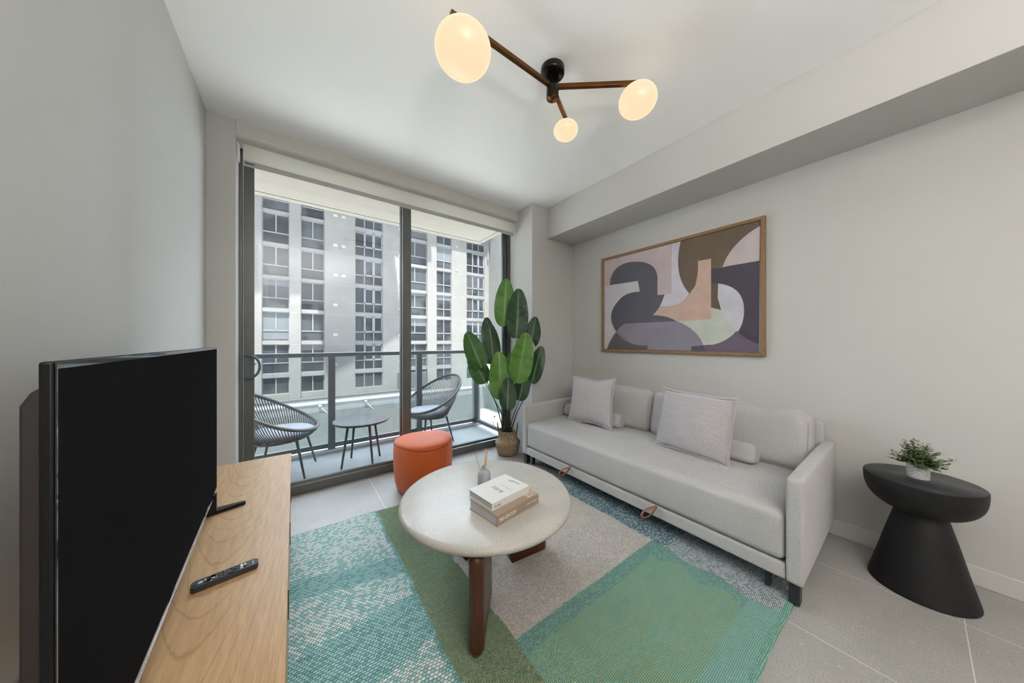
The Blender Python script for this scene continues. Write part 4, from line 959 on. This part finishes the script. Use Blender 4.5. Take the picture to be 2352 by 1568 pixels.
ZT = .4467
def book(name, label, cat, A, D, B, h, z, cover, spine, parts):
    t = thing(name, label, cat, (A[0], A[1], z))
    A = Vector((*A, 0)); D = Vector((*D, 0)); B = Vector((*B, 0)); u = (D-A); v_ = (B-A); C_ = A+u+v_
    un, vn = u.normalized(), v_.normalized()
    def slabq(p, q, r_, s_, za, zb, mb): mb.add([(*p.xy, za), (*q.xy, za), (*r_.xy, za), (*s_.xy, za), (*p.xy, zb), (*q.xy, zb), (*r_.xy, zb), (*s_.xy, zb)], [(0, 3, 2, 1), (4, 5, 6, 7), (0, 1, 5, 4), (1, 2, 6, 5), (2, 3, 7, 6), (3, 0, 4, 7)]); return mb
    cv = MB(); th = .0028
    slabq(A, D, C_, A+v_, z, z+th, cv); slabq(A, D, C_, A+v_, z+h-th, z+h, cv); cv.build('cover', cover, t, bevel=.0006)
    slabq(A, D, D+vn*th, A+vn*th, z+th, z+h-th, MB()).build('spine', spine, t)
    i_ = .004
    slabq(A+un*i_+vn*th, D-un*i_+vn*th, C_-un*i_-vn*i_, A+v_+un*i_-vn*i_, z+th, z+h-th, MB()).build('page_block', 'pages', t)
    return t, A, u, v_, un, vn
b2, A, u, v_, un, vn = book('book', 'thick tan design book lying directly on the coffee table, under the white book', 'book', (.697, 1.057), (.966, 1.096), (.668, 1.250), .047, ZT, 'bookt', 'spinet', None)
o3 = lambda p, z: Vector((p.x, p.y, z))
text_mesh('spine_title', 'MID-CENTURY', .0205, o3(A+un*.014-vn*.0001, ZT+.016), un, (0, 0, 1), 'inkw', b2, xs=.78)
text_mesh('spine_subtitle', 'Interiors Furniture', .0095, o3(A+u-un*.012-vn*.0001, ZT+.022), un, (0, 0, 1), 'inkw', b2, align='RIGHT')
text_mesh('cover_title', 'MID', .050, o3(A+u*.885+vn*.006, ZT+.0472), vn, -un, 'inkw', b2, offset=-.0006)
text_mesh('cover_title', 'CENTURY', .042, o3(A+u*.965+vn*.020, ZT+.0472), vn, -un, 'inkw', b2, offset=-.0006, xs=.85)
b1, A, u, v_, un, vn = book('book', 'white cloth book stacked on top of the tan design book', 'book', (.698, 1.098), (.936, 1.130), (.676, 1.274), .034, ZT+.0472, 'bookw', 'bookw', None)
zt = ZT+.0472+.0342
text_mesh('cover_title', 'Artful', .037, o3(A+u*.47+v_*.24, zt), vn, -un, 'inkd', b1, xs=.85, offset=-.0005)
text_mesh('cover_word', 'Lifestyle', .032, o3(A+u*.64+v_*.16, zt), vn, -un, 'inkg', b1, xs=.85)
text_mesh('cover_small_print', 'stylish living spaces', .0085, o3(A+u*.90+v_*.25, zt), vn, -un, 'inkd', b1, xs=.85)
text_mesh('cover_small_print', 'by designers', .0085, o3(A+u*.86+v_*.45, zt), vn, -un, 'inkd', b1, xs=.85)
text_mesh('spine_title', 'Artful', .0165, o3(A+un*.014-vn*.0001, ZT+.0472+.010), un, (0, 0, 1), 'inkd', b1)

df = thing('reed_diffuser', 'small matte grey bottle with wooden reeds on the coffee table behind the books', 'reed diffuser', (.822, 1.372, ZT))
MB().lathe([(0, .0002), (.0325, .0002), (.0345, .004), (.0350, .02), (.0350, .074), (.032, .090), (.024, .101), (.0135, .106), (.0125, .110), (.0125, .126), (.0135, .1275), (.0095, .128), (.009, .118), (0, .118)], (0, 0, 0), 40, cap=False).build('bottle', 'bottle', df, True)
bx = Vector((.822, 1.372, ZT+.122))
for i, (px_, py_, dd) in enumerate(((1089.5, 1036, 0), (1115.5, 1029, .01), (1120, 1037, -.02), (1117.5, 1031, .02))):
    dist_ = bx.x*_s+bx.y*_c+dd; tp = onD(px_, py_, dist_)
    st_ = bx+Vector(((i-1.5)*.003, (i % 2)*.003, -.06)); MB().tube([st_, tp], .0019, 8).build('reed', 'reed', df)

# ------------------------------------------------------------------ ottoman
OC = (.885, 2.452)
ot = thing('ottoman', 'rust orange velvet ottoman with a rounded triangular top beside the balcony door', 'ottoman', (OC[0], OC[1], 0))
fo = lambda a: 1+.075*math.cos(3*(a-math.radians(-100)))
MB().lathe([(0, .003), (.175, .003), (.195, .010), (.212, .03), (.228, .10), (.237, .22), (.238, .34), (.236, .392), (.231, .398)], (OC[0], OC[1], 0), 96, cap=False, fn=fo).build('body', 'velvet', ot, merge=True)
MB().lathe([(.231, .398), (.234, .404), (.226, .418), (.205, .430), (.15, .440), (.08, .444), (0, .445)], (OC[0], OC[1], 0), 96, cap=False, fn=fo).build('seat_pad', 'velvet', ot, merge=True)
MB().tube([(OC[0]+.2335*fo(2*PI*k/96)*math.cos(2*PI*k/96), OC[1]+.2335*fo(2*PI*k/96)*math.sin(2*PI*k/96), .399) for k in range(96)], .0028, 6, closed=True).build('seam', 'piping', ot)
a_ = math.radians(-70)
MB().tube([(OC[0]+r_*fo(a_)*math.cos(a_), OC[1]+r_*fo(a_)*math.sin(a_), z_) for r_, z_ in ((.2365, .395), (.2385, .34), (.2375, .22), (.229, .10), (.213, .03))], .0012, 5).build('side_seam', 'piping', ot)

# ------------------------------------------------------------------ big plant
PC = Vector((1.900, 2.668, 0))
bp = thing('bird_of_paradise_plant', 'tall bird of paradise plant in a woven seagrass basket between door and sofa', 'potted plant', PC)
bs = MB(); prof = [(0, .002), (.095, .002), (.110, .012), (.124, .05), (.130, .10), (.137, .128), (.136, .142), (.128, .155), (.113, .165), (.106, .18), (.104, .22), (.106, .262), (.108, .268), (.102, .266), (.099, .22), (.09, .15)]
bs.lathe([(r, z) for r, z in prof], PC, 64, cap=False); bsk = bs.build('basket', 'basket', bp, smooth=True)
MB().lathe([(0, .225), (.10, .225)], PC, 32, cap=False).build('soil', 'soil', bp)
for sg in (-1, 1):
    pts = []
    for k in range(13):
        a = PI*k/12; pts.append(PC+Vector((_c*sg*(.100+.012*math.sin(a))+_s*(.028*math.cos(a)), -_s*sg*(.100+.012*math.sin(a))+_c*(.028*math.cos(a)), .235+.105*math.sin(a))))
    MB().tube(pts, .005, 6).build('basket_handle', 'handle_dark', bp)
DP = PC.x*_s+PC.y*_c
z5 = lambda x, y: (1000+x/3.267, 600+y/3.267)
def leaf(tip, base, wpx, m, dd=0, curl=.12, face=0.0, lean=0.0, fold=.25, seed=0):
    rr_ = random.Random(seed)
    T = onD(*z5(*tip), DP+dd+lean); Bp = onD(*z5(*base), DP+dd); Wd = wpx/3.267/FPX*(DP+dd)/max(.3, math.cos(face))
    ax_ = (T-Bp); Ln = ax_.length; ax_.normalize()
    toC = Vector((-_s, -_c, 0)); side = ax_.cross(toC).normalized(); side = (Matrix.Rotation(face, 3, ax_) @ side); nn = side.cross(ax_).normalized()
    if nn.dot(toC) < 0: nn = -nn
    nL, nW = 150, 14; P = []; vein = []
    nts = [(rr_.uniform(.72, .93), rr_.choice((-1, 1)), rr_.uniform(.10, .22)) for _ in range(3)]
    for i in range(nL+1):
        t_ = i/nL
        w_ = (math.sin(PI*min(1, t_**.80*.985+.012)))**.46*Wd/2*(1.06-.08*t_)
        cen = Bp+ax_*Ln*t_+nn*(curl*Ln*(.25-(t_-.5)**2)*.5)
        row = []
        for j in range(nW+1):
            s_ = -1+2*j/nW; q = abs(s_)
            ww = w_
            for (tn, sd, dp) in nts:
                if s_*sd > 0: ww *= 1-dp*math.exp(-((t_-tn)/.006)**2)*q
            ph_ = (t_*Ln/.0115 - q*.9*Wd/.0115*.36)*2*PI
            hgt = .0026*math.sin(ph_)*min(1, q*4)*min(1, (1-q)*3+.2)
            row.append(cen+side*s_*ww+nn*(fold*(-.5*ww*(q**1.6)+0)+hgt+.010*math.sin(7*t_+s_*2+seed)*q))
            vein.append(max(0, 1-q*14)*.9+(.34 if math.sin(ph_) > .80 else 0))
        P.append(row)
    mb = MB().grid(P); o = mb.build('leaf', m, bp)
    at = o.data.attributes.new('vein', 'FLOAT', 'POINT'); at.data.foreach_set('value', vein)
    rib = MB().tube([Bp+ax_*Ln*t_+nn*(curl*Ln*(.25-(t_-.5)**2)*.5+.001) for t_ in [k/14*.97 for k in range(15)]], .002, 5, rr=[.0042*(1-.75*k/14) for k in range(15)])
    rib.build('midrib', 'midrib', o)
    # stalk down to the basket
    rt = PC+Vector((rr_.uniform(-.045, .045), rr_.uniform(-.045, .045), .215))
    mid = Bp*.45+rt*.55+Vector(((Bp.x-rt.x)*-.10, (Bp.y-rt.y)*-.10, 0))
    MB().tube([Bp+ax_*.02, Bp*.75+mid*.25, mid, mid*.5+rt*.5, rt], .005, 7, rr=[.0035, .0042, .0052, .0062, .0070]).build('stalk', 'stem', bp)
leaf((532, 130), (512, 488), 152, 'leafA', .06, seed=1, face=.15)
leaf((626, 205), (608, 578), 160, 'leafC', .0, seed=2, face=-.1)
leaf((752, 416), (712, 650), 120, 'leafC', .05, seed=3, face=.2)
leaf((385, 420), (405, 770), 118, 'leafC', .10, seed=4, face=-.4)
leaf((405, 466), (436, 752), 128, 'leafC', .04, seed=5, face=.3)
leaf((237, 530), (348, 802), 150, 'leafB', -.02, seed=6, face=.1)
leaf((262, 690), (376, 912), 140, 'leafB', .05, seed=7, face=.15)
leaf((684, 533), (615, 915), 172, 'leafA', -.10, seed=8, face=-.15)
leaf((477, 676), (492, 1035), 162, 'leafA', -.06, seed=9, face=.1)
leaf((797, 638), (722, 915), 112, 'leafC', .0, seed=10, face=-.35)
leaf((676, 830), (628, 1045), 118, 'leafC', -.02, seed=11, face=-.1)
leaf((546, 872), (542, 1118), 130, 'leafC', -.14, seed=12, face=.0)
leaf((560, 690), (585, 890), 80, 'leafB', .0, seed=13, face=.3)

# ------------------------------------------------------------------ ceiling lamp
cl = thing('ceiling_lamp', 'brass branching ceiling lamp with three lit opal globes', 'ceiling lamp', (1.184, 1.222, CZ))
LC = (1.184, 1.222)
MB().lathe([(0, 2.7535), (.060, 2.7535), (.066, 2.757), (.067, 2.79), (0, 2.79)], (*LC, 0), 48, cap=False).build('canopy', 'darkbronze', cl, merge=True)
MB().lathe([(0, 2.622), (.0335, 2.622), (.0345, 2.624), (.0345, 2.7535), (0, 2.7535)], (*LC, 0), 40, cap=False).build('stem', 'darkbronze', cl, merge=True)
MB().lathe([(0, 2.6212), (.031, 2.6212), (.031, 2.622)], (*LC, 0), 40, cap=False).build('stem_cap', 'brass', cl)
gl = [((.617, 1.214), 2.56, .126, .100, .62, .0), ((1.553, .922), 2.592, .1015, .083, .47, 0), ((1.422, 1.345), 2.612, .078, .058, .27, 0)]
for (gx, gy), gz, ga, gc, ln, _ in gl:
    d_ = Vector((gx-LC[0], gy-LC[1], 0)); dist_ = d_.length; d_.normalize()
    e_ = Vector((*LC, 2.689))+d_*(dist_+(.062 if ga > .12 else .03))
    MB().bar(Vector((*LC, 2.689))+d_*.02, e_, .022, .022).build('arm', 'brass', cl, bevel=.0015)
    o = MB().lathe([(ga*math.cos(a), gc*math.sin(a)) for a in np.linspace(-PI/2, PI/2, 28)], (gx, gy, gz), 56, cap=False).build('globe', 'globe', cl, smooth=True)
    MB().lathe([(.020, gc*.97), (.024, .010+gc*.97), (.024, 2.679-gz), (0, 2.679-gz)], (gx, gy, gz), 24, cap=False).build('globe_holder', 'brass', o)
